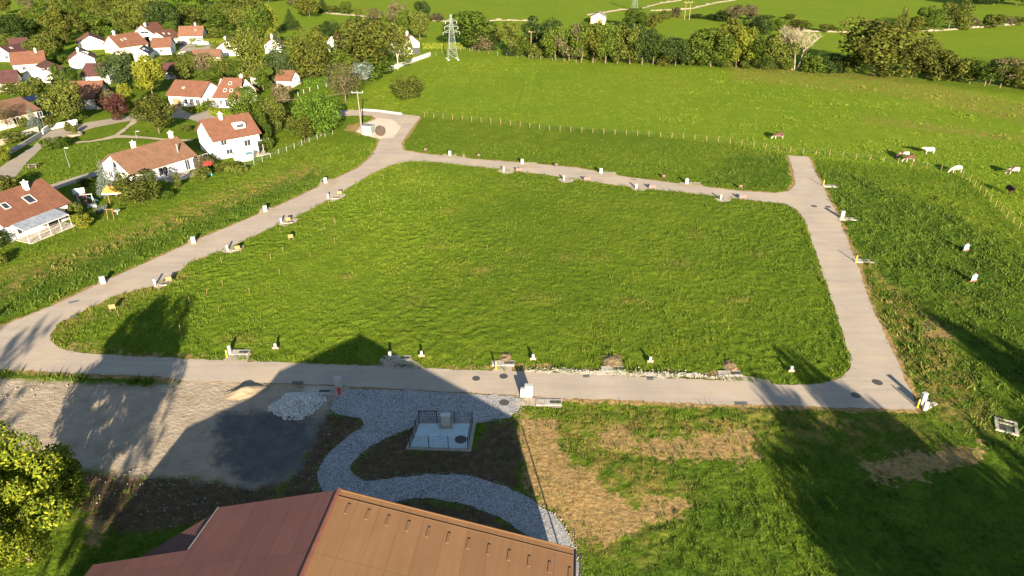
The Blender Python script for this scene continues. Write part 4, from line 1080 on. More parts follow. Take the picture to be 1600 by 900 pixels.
# the wood behind the village: each tree its own object
Wd = [(30, 66, 24, 50, 'broad', 'leaf_dark'), (62, 60, 18, 44, 'broad', 'leaf_mid'), (106, 66, 12, 54, 'broad', 'leaf_rust'), (152, 60, 20, 44, 'broad', 'leaf_mid'), (176, 50, 17, 38, 'broad', 'leaf_olive'),
      (72, 96, 55, 42, 'broad', 'leaf_olive'), (93, 88, 49, 32, 'broad', 'leaf_rust'), (9, 82, 54, 34, 'broad', 'leaf_olive'), (196, 62, 26, 30, 'loose', 'leaf_olive'), (215, 46, 4, 42, 'broad', 'leaf_olive'),
      (262, 54, 4, 50, 'broad', 'leaf_dark'), (304, 48, 9, 44, 'broad', 'leaf_olive'), (321, 44, 30, 14, 'bush', 'leaf_yellow'), (346, 52, 14, 44, 'broad', 'leaf_mid'), (372, 50, 12, 44, 'broad', 'leaf_olive'),
      (392, 34, -8, 40, 'broad', 'leaf_olive'), (268, 60, 34, 18, 'poplar', 'leaf_bright'), (178, 66, 44, 20, 'bush', 'leaf_bright'), (240, 32, -10, 36, 'poplar', 'leaf_olive'), (95, 30, -8, 30, 'poplar', 'leaf_olive'),
      (122, 26, -12, 30, 'poplar', 'leaf_olive'), (140, 24, -14, 30, 'poplar', 'leaf_olive'), (160, 24, -12, 30, 'poplar', 'leaf_olive'), (182, 22, -14, 30, 'poplar', 'leaf_olive'), (200, 20, -16, 32, 'poplar', 'leaf_olive'),
      (44, 20, -12, 26, 'loose', 'leaf_tan'), (8, 22, -6, 24, 'broad', 'leaf_rust'), (74, 18, -10, 30, 'broad', 'leaf_mid'), (285, 20, -16, 40, 'broad', 'leaf_bright'), (318, 10, -18, 30, 'broad', 'leaf_mid'),
      (355, 14, -14, 34, 'broad', 'leaf_mid'), (378, 12, -14, 30, 'loose', 'leaf_olive'), (222, 14, -20, 36, 'broad', 'leaf_mid'), (256, 10, -20, 36, 'broad', 'leaf_olive'), (420, 4, -20, 36, 'broad', 'leaf_olive'),
      (445, -4, -26, 36, 'broad', 'leaf_mid'), (2, 60, 30, 26, 'broad', 'leaf_mid'), (130, 52, 22, 26, 'broad', 'leaf_olive'), (85, 44, 22, 22, 'loose', 'leaf_olive'), (330, 32, 6, 34, 'broad', 'leaf_mid'),
      (290, 38, 12, 26, 'broad', 'leaf_mid'), (238, 50, 22, 28, 'broad', 'leaf_olive'), (412, 36, 14, 30, 'broad', 'leaf_olive'), (386, 52, 30, 22, 'broad', 'leaf_mid'), (20, 46, 22, 30, 'loose', 'leaf_olive'),
      (48, 40, 14, 30, 'broad', 'leaf_olive'), (168, 34, 8, 30, 'broad', 'leaf_rust'), (190, 40, 12, 30, 'broad', 'leaf_mid'), (110, 36, 8, 28, 'broad', 'leaf_mid'), (350, 30, 4, 34, 'loose', 'leaf_olive')]
nm = {'leaf_dark': 'dark green', 'leaf_mid': 'mid green', 'leaf_rust': 'brown tinged', 'leaf_olive': 'olive green', 'leaf_yellow': 'golden yellow', 'leaf_bright': 'fresh green', 'leaf_tan': 'greyish tan'}
sh = {'broad': 'broad', 'poplar': 'upright', 'loose': 'thin crowned', 'bush': 'small bushy'}
for (x, b0, t0, w0, k, lf) in Wd:
    row = 'at the back of' if t0 < 3 else 'inside' if b0 < 56 else 'at the front of'
    lb = f"{nm[lf]} {sh[k]} tree {row} the wood behind the village"
    T(x, b0, t0, w0, k, lf, lb, group=lb.replace(" tree ", " trees "))
# the tree belt across the pasture, left to right
for (x, b0, t0, w0, k, lf, lb) in (
    (738, 78, 20, 52, 'broad', 'leaf_mid', "big green tree right beside the near lattice pylon"),
    (757, 80, 54, 26, 'bush', 'leaf_tan', "tan bush at the foot of the big tree by the pylon"),
    (773, 80, 47, 18, 'poplar', 'leaf_dark', "narrow dark shrub second bush from the big pylon tree"),
    (797, 86, 33, 30, 'loose', 'leaf_olive', "loose yellowish tree left of the twin pole"),
    (815, 86, 58, 28, 'bush', 'leaf_mid', "green bush between the loose yellowish tree and the twin pole"),
    (848, 78, 27, 40, 'round', 'leaf_dark', "large dark tree behind the twin pole"),
    (838, 90, 66, 34, 'bush', 'leaf_olive', "olive bush at the foot of the twin pole"),
    (868, 94, 46, 32, 'broad', 'leaf_mid', "green tree first of the dense belt right of the twin pole"),
    (889, 95, 42, 30, 'broad', 'leaf_tan', "tan topped tree second in the dense belt from the twin pole"),
    (908, 97, 40, 32, 'broad', 'leaf_mid', "green tree left of the stone barn in the dense belt"),
    (926, 98, 41, 30, 'broad', 'leaf_rust', "brownish belt tree below the stone barn's left end"),
    (946, 99, 38, 32, 'broad', 'leaf_mid', "green belt tree directly below the stone barn"),
    (964, 99, 40, 30, 'broad', 'leaf_olive', "olive belt tree just right of the stone barn"),
    (984, 100, 46, 30, 'broad', 'leaf_olive', "olive belt tree in front of the round copse"),
    (1003, 101, 46, 32, 'broad', 'leaf_dark', "dark belt tree in front of the round copse"),
    (1020, 101, 56, 26, 'broad', 'leaf_mid', "green belt tree at the right end of the dense part"),
    (1036, 102, 80, 28, 'bush', 'leaf_rust', "reddish brown bush in a dip of the belt"),
    (1055, 103, 62, 34, 'broad', 'leaf_dark', "dark belt tree after the reddish dip"),
    (1078, 103, 57, 24, 'poplar', 'leaf_olive', "pale stemmed slim tree in the belt"),
    (1110, 105, 49, 46, 'broad', 'leaf_mid', "broad fresh green tree in the middle of the belt"),
    (1136, 104, 34, 34, 'broad', 'leaf_rust', "tall brown olive tree behind the golden belt tree"),
    (1150, 105, 47, 34, 'broad', 'leaf_yellow', "golden yellow tree in the belt"),
    (1168, 107, 84, 26, 'bush', 'leaf_rust', "rusty bush at the foot of the golden belt tree"),
    (1188, 108, 60, 34, 'broad', 'leaf_mid', "green tree right of the golden belt tree"),
    (1212, 108, 57, 38, 'broad', 'leaf_olive', "yellow olive tree left of the dead white tree"),
    (1181, 66, 25, 40, 'round', 'leaf_dark', "dark round tree standing behind the belt"),
    (1175, 80, 56, 28, 'bush', 'leaf_tan', "brown bush below the dark round tree behind the belt"),
    (1268, 112, 86, 34, 'bush', 'leaf_mid', "low green bush right of the dead white tree"),
    (1296, 113, 85, 34, 'bush', 'leaf_dark', "low dark bush second right of the dead white tree"),
    (1322, 114, 88, 30, 'bush', 'leaf_olive', "low olive bush touching the great oak"),
    (1364, 118, 34, 104, 'round', 'leaf_rust', "great spreading oak with bronze top in the belt"),
    (1424, 121, 62, 60, 'round', 'leaf_rust', "lower brown oak joined to the right side of the great oak"),
    (1462, 124, 80, 46, 'bush', 'leaf_rust', "brown bushy tree right of the lower oak"),
    (1494, 128, 92, 40, 'bush', 'leaf_rust', "small brown bush before the gap in the belt"),
    (1545, 133, 98, 40, 'broad', 'leaf_mid', "dark green bushy tree right of the gap in the belt"),
    (1566, 133, 90, 46, 'loose', 'leaf_tan', "pale topped bushy tree right of the gap in the belt"),
    (1594, 138, 100, 40, 'bush', 'leaf_rust', "brown bush at the right edge of the belt"),
    (990, 47, 14, 34, 'broad', 'leaf_mid', "green tree of the round copse behind the belt"),
    (1022, 42, 20, 24, 'bush', 'leaf_rust', "reddish bush at the right of the round copse"),
    (1040, 30, 16, 20, 'bush', 'leaf_olive', "olive bush beside the far twin pole"),
    (1056, 27, 12, 16, 'bush', 'leaf_tan', "tan bush left of the far twin pole"),
    (1088, 29, 22, 20, 'bush', 'leaf_dark', "low dark bush right of the far twin pole"),
    (1112, 31, 22, 18, 'bush', 'leaf_dark', "low dark bush left of the paired tan trees"),
    (1130, 33, 17, 24, 'bush', 'leaf_dark', "dark hedge bush at the foot of the paired tan trees"),
    (1148, 34, 8, 26, 'broad', 'leaf_tan', "left tan tree of the pair above the dark round tree"),
    (1170, 32, 8, 26, 'broad', 'leaf_tan', "right greyish tan tree of the pair above the dark round tree"),
    (1200, 30, 23, 16, 'bush', 'leaf_olive', "little bush on the far meadow right of the paired tan trees"),
    (1235, 30, 22, 14, 'bush', 'leaf_rust', "tiny bush alone on the far meadow"),
    (1218, 48, 30, 26, 'bush', 'leaf_mid', "green hedge bush behind the dead white tree's left side"),
    (1248, 47, 31, 28, 'bush', 'leaf_rust', "brown hedge bush behind the dead white tree"),
    (1291, 50, 38, 24, 'bush', 'leaf_olive', "single olive bush on the far hedge line left of the great oak"),
    (1408, 52, 10, 17, 'poplar', 'leaf_olive', "slim olive tree above the great oak's right side"),
    (1426, 52, 26, 30, 'bush', 'leaf_rust', "brownish bush right of the slim olive tree"),
    (1450, 49, 10, 32, 'broad', 'leaf_mid', "green tree in the clump on the far stone wall"),
    (1482, 47, 0, 42, 'loose', 'leaf_olive', "tall pale branched tree in the clump on the far stone wall"),
    (1500, 46, 22, 26, 'bush', 'leaf_olive', "olive bush under the tall pale branched tree"),
    (1518, 43, 28, 18, 'bush', 'leaf_tan', "tan bush on the far stone wall right of the clump"),
    (1547, 43, 22, 28, 'bush', 'leaf_olive', "round olive bush on the far stone wall near the right edge"),
    (1572, 39, 26, 20, 'bush', 'leaf_tan', "small tan bush third from the right on the far stone wall"),
    (1594, 39, 26, 20, 'bush', 'leaf_olive', "olive bush at the right end of the far stone wall"),
    (1520, 8, -20, 40, 'broad', 'leaf_dark', "dark tree at the left end of the shaded wood at top right"),  # dark leaf colour of these trees stands in for shade from outside the view
    (1552, 8, -20, 44, 'broad', 'leaf_dark', "dark tree in the middle of the shaded wood at top right"),
    (1588, 8, -20, 46, 'broad', 'leaf_dark', "dark tree at the right end of the shaded wood at top right")):
    nm_ = "bush" if k == 'bush' else "tree"
    T(x, b0, t0 - (3 if k == 'broad' and b0 > 85 else 0), w0 * (1.5 if b0 > 74 and k != 'bush' and w0 < 60 else 1.1), k, lf, lb, name=nm_, cat=nm_)
tree(1242, 109, 40, 60, 'dead', 'leaf_tan', "dead white leafless tree standing in the belt")
for i in range(26):
    x_ = 800 + i * 17 + 6 * math.sin(i * 3.1); y_ = 88 + (x_ - 800) * .052
    T(x_, y_ - 1, y_ - 14 - 7 * abs(math.sin(i * 1.7)), 24, 'bush', ('leaf_dark', 'leaf_mid', 'leaf_olive')[i % 3], "undergrowth bush in the row along the foot of the tree belt", name="bush", cat="bush", group="undergrowth bushes along the foot of the tree belt")
# tall trees just outside the picture on the barn side; they throw the long shadows over road and grass
def caster(tipx, tipy, h, w, kind, leaf, cb, label, dx=0):
    s = P(tipx, tipy); L = h / math.tan(SUN_EL)
    put_tree(Vector((s.x + math.sin(math.radians(10.45)) * L + dx, s.y - math.cos(math.radians(10.45)) * L, 0)), h, w, kind, leaf, label, cb=cb)
cl = "tall tree just outside the near edge of the picture"
for a in ((60, 505, 17, 8, 'sparse', 'leaf_mid', .1), (0, 480, 18, 8, 'sparse', 'leaf_mid', .2), (-60, 430, 18, 8, 'broad', 'leaf_mid', .4), (262, 585, 14.5, 6, 'sparse', 'leaf_mid', .1), (20, 610, 14.5, 8, 'sparse', 'leaf_mid', .1),
          (1225, 545, 14, 6, 'poplar', 'leaf_mid', 0), (1200, 590, 13.4, 5.5, 'broad', 'leaf_mid', 0), (1235, 618, 12.6, 7, 'round', 'leaf_mid', 0), (1310, 612, 12.6, 6.5, 'broad', 'leaf_mid', .1), (1262, 575, 14, 6, 'broad', 'leaf_mid', 0), (1295, 600, 13, 7, 'broad', 'leaf_mid', 0), (1250, 650, 12, 9.5, 'round', 'leaf_mid', 0), (1330, 680, 11.6, 9, 'broad', 'leaf_mid', 0), (1215, 690, 10.6, 7, 'round', 'leaf_mid', 0),
          (1440, 482, 16, 5, 'poplar', 'leaf_mid', 0), (1480, 505, 17, 7, 'broad', 'leaf_mid', 0), (1530, 530, 17, 8, 'broad', 'leaf_mid', 0), (1580, 560, 17, 9, 'broad', 'leaf_mid', 0), (1640, 590, 17, 10, 'round', 'leaf_mid', 0),
          (1420, 690, 12.4, 10, 'round', 'leaf_mid', 0), (1500, 680, 13, 10, 'round', 'leaf_mid', 0), (1590, 650, 14, 10, 'round', 'leaf_mid', 0), (1380, 640, 13, 5, 'broad', 'leaf_mid', 0), (1700, 560, 18, 10, 'broad', 'leaf_mid', 0)):
    caster(*a, cl)
    o = [q for q in COL.objects if q.get("label") == cl][-1]; o["group"] = "tall trees outside the near edge"
# ------------------------------------------------------------------ fenced pumping pad
pc = pad_xy
pad = MB(); ctr = pc.mean(0)
pad.add([(x, y, z) for z in (-.1, .14) for x, y in pc], [(3, 2, 1, 0), (4, 5, 6, 7), (0, 1, 5, 4), (1, 2, 6, 5), (2, 3, 7, 6), (3, 0, 4, 7)])
tag(pad.build("concrete_pad", MT['concrete'], None), "square concrete slab inside the black mesh enclosure", "slab")
inn = [ctr + (p - ctr) * .87 for p in pc]
fl = MB(); fl.add([(x, y, z) for z in (.1, .17) for x, y in inn], [(3, 2, 1, 0), (4, 5, 6, 7), (0, 1, 5, 4), (1, 2, 6, 5), (2, 3, 7, 6), (3, 0, 4, 7)])
bpy.data.objects["concrete_pad"]["label"] = "square concrete slab inside the black mesh enclosure"
fl.build("pad_floor", mat("painted_concrete", (.48, .58, .60), (.38, .46, .48), 1.2, .8), bpy.data.objects["concrete_pad"])
def vec(p, z=0.0): return Vector((p[0], p[1], z))
fe = thing("mesh_fence", vec(ctr), "black wire mesh enclosure with a gate around the concrete slab", "fence")
fi = [vec(ctr + (p - ctr) * .89) - vec(ctr) for p in pc]
FH = 1.45
for i in range(4):
    a, b_ = fi[i], fi[(i + 1) % 4]; n = 3
    for k in range(n):
        p, q = a.lerp(b_, k / n), a.lerp(b_, (k + 1) / n)
        mb = MB(); mb.box((p.x, p.y, .14 + FH / 2), (.06, .06, FH + .05)); mb.build("post", MT['black_metal'], fe)
        gate = (i == 2 and k == 2)
        mb = MB()
        for j in range(8): z = .22 + j * (FH - .12) / 7; mb.bar(p + Vector((0, 0, z)), q + Vector((0, 0, z)), .007 if not gate else .012)
        m_ = int((q - p).length / .18)
        for j in range(1, m_): r_ = p.lerp(q, j / m_); mb.bar(r_ + Vector((0, 0, .2)), r_ + Vector((0, 0, .12 + FH)), .005 if not gate else .012)
        if gate:
            for s_, e_ in ((p, p), (q, q)): mb.bar(s_ + Vector((0, 0, .15)), e_ + Vector((0, 0, .2 + FH)), .05)
            mb.bar(p + Vector((0, 0, .2 + FH)), q + Vector((0, 0, .2 + FH)), .04)
        mb.build("gate" if gate else "mesh_panel", MT['black_metal'], fe)
g = P(697, 668)
t = thing("control_cabinet", (g.x, g.y, .17), "pale control cabinet standing inside the mesh enclosure", "cabinet")
MB().box((0, 0, .07), (1.3, .8, .14)).build("plinth", MT['concrete'], t)
MB().box((0, 0, .75), (.85, .45, 1.22)).build("body", MT['white_plastic'], t, .02)
MB().box((0, -.235, .75), (.76, .03, 1.1)).build("door", MT['white_plastic'], t)
MB().box((0, 0, 1.39), (.95, .55, .06)).build("lid", MT['frame_white'], t)
def disc(px, py, r, label, mt='lid', z=.045, name="manhole_cover", cat="manhole", group=None):
    g = P(px, py); mb = MB(); mb.lathe([(r + .09, 0), (r + .09, .012), (r + .02, .014), (r, .008), (r * .5, .010), (0.01, .010)], n=20)
    o = mb.build(name, MT[mt], None); o.location = (g.x, g.y, z); tag(o, label, cat, group); return o
disc(720, 689, .48, "round dark manhole cover on the slab inside the enclosure", z=.172)
for a in ((744, 592, .33, "round manhole cover in the front road left of the pair"), (787, 588.5, .36, "round manhole cover in the front road near the first earth heap"), (788, 629.5, .42, "dark round manhole cover in the sunlit gravel plaza"),
          (1371, 598, .42, "round manhole cover at the corner of the front and right roads"), (1337, 618, .38, "round manhole cover in the shaded corner of the front road"), (1272, 322.5, .4, "round manhole cover at the top of the right road"), (1294, 323.5, .36, "smaller round manhole cover by the right verge of the right road")):
    disc(*a)
def grate(px, py, w, d, rz, label, z=.042):
    g = P(px, py); t = thing("drain_grate", (g.x, g.y, z), label, "drain", None, rz)
    MB().box((0, 0, .005), (w, d, .02)).build("frame", MT['lid'], t)
    mb = MB()
    for k in range(7): mb.box((-w / 2 + w * (k + .5) / 7, 0, .02), (w / 16, d * .8, .012))
    mb.build("bars", MT['steel'], t)
grate(1158, 631, 1.3, .5, 0, "long drain grate at the lower edge of the front road")
grate(115, 472, 1.1, .4, .55, "drain grate in the left road near the curve")
grate(465, 598, 1.2, .45, 0, "drain grate in the shaded front road above the rubble")
grate(583, 241, .9, .5, .9, "drain grate near the power pole junction")
grate(990, 281, 1.0, .4, -.1, "drain grate in the top road")
grate(916, 588, .7, .5, 0, "small square drain at the inner edge of the front road")
grate(1016, 592, .7, .5, 0, "small square drain on the pale strip right of the middle heap")
grate(116, 495, .8, .6, .5, "small pale drain at the inside of the left curve")
grate(1328, 561, .7, .5, 1.2, "small drain at the inside of the right curve")

# ------------------------------------------------------------------ meter boxes, bollards, pads
def cabinet(px, py, w, d, h, label, rz=0.0, z=0.0, name="meter_box", cat="meter box", group=None, mt='white_plastic'):
    g = P(px, py); t = thing(name, (g.x, g.y, z), label, cat, group, rz)
    MB().box((0, 0, h * .06), (w * .9, d * .9, h * .12)).build("plinth", MT['concrete'], t)
    MB().box((0, 0, h * .54), (w, d, h * .86)).build("body", MT[mt], t, .015)
    mb = MB(); mb.box((0, 0, h * .99), (w * 1.08, d * 1.12, h * .05)); mb.build("cap", MT[mt], t, .01)
    mb = MB(); mb.box((0, -d / 2 - .012, h * .54), (w * .84, .02, h * .72)); do = mb.build("door", MT['white_plastic'], t)
    MB().box((w * .3, -d / 2 - .035, h * .55), (.04, .03, .1)).build("handle", MT['steel'], do)
    return t
def bollard(px, py, h, label, z=.06):
    g = P(px, py); t = thing("bollard", (g.x, g.y, z), label, "bollard")
    MB().lathe([(.14, 0), (.14, .05), (.085, .07), (.08, h * .9), (.06, h), (0.005, h + .02)], n=12).build("post", MT['yellow_paint'], t, smooth=False)
    MB().lathe([(.088, h * .72), (.088, h * .84)], n=12).build("band", MT['white_plastic'], t)
def util_pad(px, py, w, d, lids, label, rz=0.0, earth=False):
    g = P(px, py); t = thing("utility_pad", (g.x, g.y, 0), label, "utility pad", None, rz)
    mb = MB(); mb.box((0, 0, .02), (w, d, .16)); mb.build("slab", MT['pale_concrete'], t, .02)
    for k in range(lids):
        mb = MB(); mb.box((w * (.12 + .3 * k / max(1, lids - 1)) if lids > 1 else .2, 0.0, .105), (.5 if k == 1 or lids == 1 else .36, .42, .03)); mb.build("lid", MT['lid'], t)
    return t
row = [(372, 551, "utility pad with two dark lids farthest left on the front road's meadow side"), (624, 560, "shaded utility pad beside the barn gable shadow"), (786, 568, "utility pad with three lids under the left earth heap"),
       (957, 577, "utility pad with three lids under the middle earth heap"), (1140, 584, "utility pad with three lids under the right earth heap")]
for (x, y, lb) in row: util_pad(x, y, 2.5, 1.0, 3, lb)
def apron(px):  # short paved crossing between road and pad
    sheet("driveway", [jitter_poly(PP(px), .6, .06, 31)], MT['road'], .037)
apron([(345, 566), (360, 553), (385, 545), (392, 553), (385, 567)]); apron([(590, 574), (597, 556), (635, 556), (668, 577)]); apron([(768, 580), (775, 572), (800, 572), (800, 581)])
apron([(940, 587), (945, 580), (972, 580), (985, 588)]); apron([(1130, 596), (1132, 586), (1155, 586), (1200, 594), (1208, 603)]); apron([(805, 634), (822, 621), (880, 623), (876, 637)]); apron([(470, 620), (476, 603), (545, 605), (540, 618)])
MT['earth'] = mat('bare_earth', (.26, .18, .095), (.17, .115, .06), 3, .95, .5, 8)
def heap(px, py, w, d, h, label, mt='earth', seed=1, name="earth_heap", cat="heap"):
    g = P(px, py); r = np.random.default_rng(seed); n = 26
    u, v = np.meshgrid(np.linspace(-1, 1, n), np.linspace(-1, 1, n)); q = np.stack([u.ravel(), v.ravel()], 1)
    rr = np.hypot(q[:, 0], q[:, 1] ); f = np.clip(1 - rr ** 1.7, -.06, 1) * (.75 + .25 * hills(q * 2.5, 1.6, seed)) + hills(q * 4, 2.3, seed + 1) * .05 * (rr < 1)
    Vv = np.stack([q[:, 0] * w / 2, q[:, 1] * d / 2, f * h + r.normal(size=n * n) * .015 * (rr < 1)], 1); I = np.arange(n * n).reshape(n, n)
    me = mesh_np(name, Vv, np.stack([I[:-1, :-1].ravel(), I[:-1, 1:].ravel(), I[1:, 1:].ravel(), I[1:, :-1].ravel()], 1), smooth=True)
    o = link(name, me, MT[mt]); o.location = (g.x, g.y, -.02); tag(o, label, cat); return o
heap(790, 560, 1.6, 2.6, .32, "small bare earth heap behind the left utility pad", seed=3); heap(957, 566, 2.2, 3.0, .4, "larger bare earth heap behind the middle utility pad", seed=4); heap(1141, 573, 1.7, 2.8, .36, "bare earth heap behind the right utility pad", seed=5)
o = heap(386, 611, 4.6, 2.6, .5, "flat pale sand heap at the edge of the dusty yard", seed=8, name="sand_heap", mt='sand'); o.rotation_euler.z = .35
cabinet(529.5, 606, .72, .4, 1.35, "white cabinet standing in the barn shadow by the red hydrant", name="electric_cabinet", cat="cabinet")
g = P(530.5, 616.5); t = thing("hydrant", (g.x, g.y, .04), "red fire hydrant on the gravel plaza corner", "hydrant")
MB().lathe([(.2, 0), (.2, .06), (.11, .08), (.11, .62), (.16, .66), (.16, .74), (.1, .84), (.01, .88)], n=12).build("body", MT['red_paint'], t)
mb = MB(); mb.tube([(-.24, 0, .5), (.24, 0, .5)], .06, 8); mb.build("outlet", MT['red_paint'], t)
MB().box((0, 0, .01), (.7, .6, .05)).build("base", MT['pale_concrete'], t)
t = cabinet(826, 619.5, .8, .45, 1.45, "white double cabinet of two heights at the sunlit plaza corner", name="electric_cabinet", cat="cabinet")
MB().box((-.62, 0, .52), (.46, .42, 1.0)).build("side_box", MT['white_plastic'], t, .015)
t = util_pad(857, 629.5, 2.6, 1.0, 3, "utility pad with three lids right of the white double cabinet"); t = util_pad(497, 612, 2.6, .9, 3, "shaded utility pad between rubble and hydrant")
bollard(355, 558, .9, "yellow bollard at the leftmost pad of the front row"); cabinet(360, 553, .3, .25, 1.0, "thin white box beside the leftmost yellow bollard of the front row", z=.05)
cabinet(610, 561, .3, .25, .9, "thin white box on the shaded pad beside the gable shadow", z=.05)
bollard(775, 577, .95, "yellow bollard at the left earth heap"); cabinet(1444, 641, .42, .3, 1.0, "lower white box at the right road corner", z=.02)
util_pad(1447, 631, 1.8, 1.3, 3, "pale slab with three lids at the right road corner", .5); cabinet(1440, 631, .5, .35, 1.3, "taller white box at the right road corner", .2, z=.05); bollard(1433, 637, 1.0, "yellow bollard at the right road corner")
bollard(1286, 291, 1.2, "yellow bollard farthest up the right road"); util_pad(1297, 291, 2.6, 1.2, 2, "pale utility pad farthest up the right road", -.1)
cabinet(1315, 341, .55, .4, 1.2, "white box on the middle pad of the right road", z=.05); util_pad(1324, 342.5, 2.8, 1.1, 2, "pale utility pad in the middle of the right road", -.1)
bollard(1337, 410, 1.1, "yellow bollard on the right road opposite the meadow corner stones"); util_pad(1349, 408, 2.6, 1.2, 2, "pale utility pad with dark lid right of the lower yellow bollard", -.1)
for (x, y, w, lb) in ((162, 443, .85, "white meter box nearest the curve on the left verge"), (303, 380, .8, "second white meter box from the curve on the left verge"), (415, 330.5, .8, "third white meter box from the curve on the left verge"), (509, 286, .8, "farthest white meter box on the left verge")):
    cabinet(x, y, w * .74, .32, 1.05, lb, .3); sheet("driveway", [jitter_poly(PP([(x - 12, y + 4), (x - 8, y - 6), (x + 14, y - 6), (x + 22, y - 2), (x + 6, y + 7)]), .5, .08, 40)], MT['track'], .034)
for (x, y, lb) in ((243, 446, "slim white post box nearest the curve on the meadow side of the left road"), (356, 392, "second slim white post box on the meadow side of the left road"), (440, 349, "third slim white post box on the meadow side of the left road"), (513, 311, "fourth slim white post box on the meadow side of the left road")):
    cabinet(x, y, .28, .22, .95, lb, .3); sheet("driveway", [jitter_poly(PP([(x - 12, y + 1), (x + 2, y - 7), (x + 28, y - 8), (x + 24, y - 3), (x + 6, y + 5)]), .5, .08, 41)], MT['road'], .038)
    util_pad(x + 9, y - 1, 1.5, .8, 2, lb.replace("slim white post box", "two lid pad").replace("on the meadow side of the left road", "beside the slim white boxes of the left road"), .3)
for (x, y, lb) in ((703, 243, "white meter box nearest the junction on the far side of the top road"), (816, 256, "second white meter box on the far side of the top road"), (939, 271, "third white meter box on the far side of the top road"), (1073, 287, "fourth white meter box on the far side of the top road")):
    cabinet(x, y, .56, .32, 1.0, lb, -.15); sheet("driveway", [jitter_poly(PP([(x - 16, y + 1), (x - 6, y - 3), (x + 22, y - 2), (x + 26, y + 5), (x, y + 6)]), .5, .1, 42)], MT['track'], .034)
for (x, y, lb) in ((787, 268, "slim white box nearest the junction on the meadow side of the top road"), (881, 282, "second slim white box on the meadow side of the top road"), (994, 295, "third slim white box on the meadow side of the top road"), (1126, 312, "fourth slim white box on the meadow side of the top road")):
    cabinet(x, y, .30, .24, .95, lb, -.15); sheet("driveway", [jitter_poly(PP([(x - 10, y - 1), (x + 2, y - 6), (x + 18, y - 4), (x + 14, y + 3), (x, y + 4)]), .5, .06, 43)], MT['road'], .038)
def board(px, py, w, h, up, label, mt, rz=0.0, name="plot_sign", cat="sign", legs=2, top=None, group=None):
    g = P(px, py); t = thing(name, (g.x, g.y, 0), label, cat, group, rz)
    for s_ in ([-1, 1] if legs == 2 else [0]):
        MB().box((s_ * w * .4, .03, (up + h) / 2 - .05), (.06, .05, up + h)).build("leg", MT['weathered_wood'], t)
    MB().box((0, -.02, up + h / 2), (w, .03, h)).build("panel", MT[mt], t, .004)
    if top: MB().box((0, -.04, up + h * .55), (w * .8, .02, h * .35)).build("label_plate", MT[top], t)
    return t
for (x, y, lb) in ((177, 486, "tan wooden board nearest the curve in the meadow"), (265, 442, "tan wooden board beside the tree shadow top"), (372, 393, "tan wooden board by the second pad of the left road"), (455, 375, "tan wooden board standing alone in the meadow"), (451, 348, "tan wooden board by the third pad of the left road"), (531, 306, "tan wooden board by the fourth pad of the left road")):
    board(x, y, .75, .6, .35, lb, 'pale_wood', .35)
for (x, y, lb) in ((431, 547, "little white sign left of the gable shadow on the meadow edge"), (659, 559, "little white sign just right of the gable shadow"), (833, 564, "little white sign between the left and middle earth heaps"), (1016, 568, "little white sign between the middle and right earth heaps"), (1236, 583, "little sign in the tree shadow at the meadow's right corner")):
    board(x, y, .7, .3, .15, lb, 'pale_wood', 0, top='white_plastic'); g = P(x, y); t_ = [q for q in COL.objects if q.get("label") == lb][-1]
    MB().box((0, .1, .62), (.26, .2, .4)).build("number_block", MT['white_plastic'], t_)
for (x, y, lb) in ((811, 269, "pink twin panel sign nearest the junction on the top road's meadow edge"), (917, 283.5, "second pink twin panel sign on the top road's meadow edge"), (1019, 296, "third pink twin panel sign on the top road's meadow edge"), (1160, 312, "fourth pink twin panel sign on the top road's meadow edge")):
    t = board(x, y, 1.2, .45, .3, lb, 'pink_sign', -.15)
    for s_ in (-1, 1): MB().box((s_ * .34, -.045, .62), (.36, .02, .5)).build("plate", MT['pink_sign'], t)
for (x, y, lb) in ((665, 237, "small dark sign at the corner where the top road starts"), (748, 246, "second small dark sign beyond the top road"), (869, 261, "third small dark sign beyond the top road"), (1037, 279, "fourth small dark sign beyond the top road"), (1157, 295, "fifth small dark sign beyond the top road")):
    board(x, y, .6, .55, .25, lb, 'reel_wood', -.1, top='pink_sign')
for (x, y, lb) in ((1508, 393, "upper of two blue and pink boards in the right meadow"), (1520, 441, "lower of two blue and pink boards in the right meadow")):
    t = board(x, y, .9, .75, .4, lb, 'blue_sign', .3, top='white_plastic'); MB().box((0, -.03, .28), (1.15, .05, .28)).build("base_board", MT['pink_sign'], t)
    MB().add([(-.2, -.01, 1.16), (.2, -.01, 1.16), (0, -.01, 1.5), (-.2, .03, 1.16), (.2, .03, 1.16), (0, .03, 1.5)], [(0, 1, 2), (5, 4, 3), (0, 3, 4, 1), (1, 4, 5, 2), (2, 5, 3, 0)]).build("peak", MT['pink_sign'], t)
g = P(1572, 667); t = thing("inspection_chamber", (g.x, g.y, 0), "white concrete chamber with dark openings in the shaded grass at right", "chamber", None, -.5)
mb = MB()
for c_, d_ in (((-.8, 0, .07), (.3, 2.2, .16)), ((.8, 0, .07), (.3, 2.2, .16)), ((0, -1.0, .07), (1.3, .22, .16)), ((0, 1.0, .07), (1.3, .22, .16)), ((0, .35, .07), (1.3, .22, .16))): mb.box(c_, d_)
mb.build("frame", MT['pale_concrete'], t); MB().box((0, 0, .06), (1.32, 1.9, .06)).build("cover", MT['lid'], t)
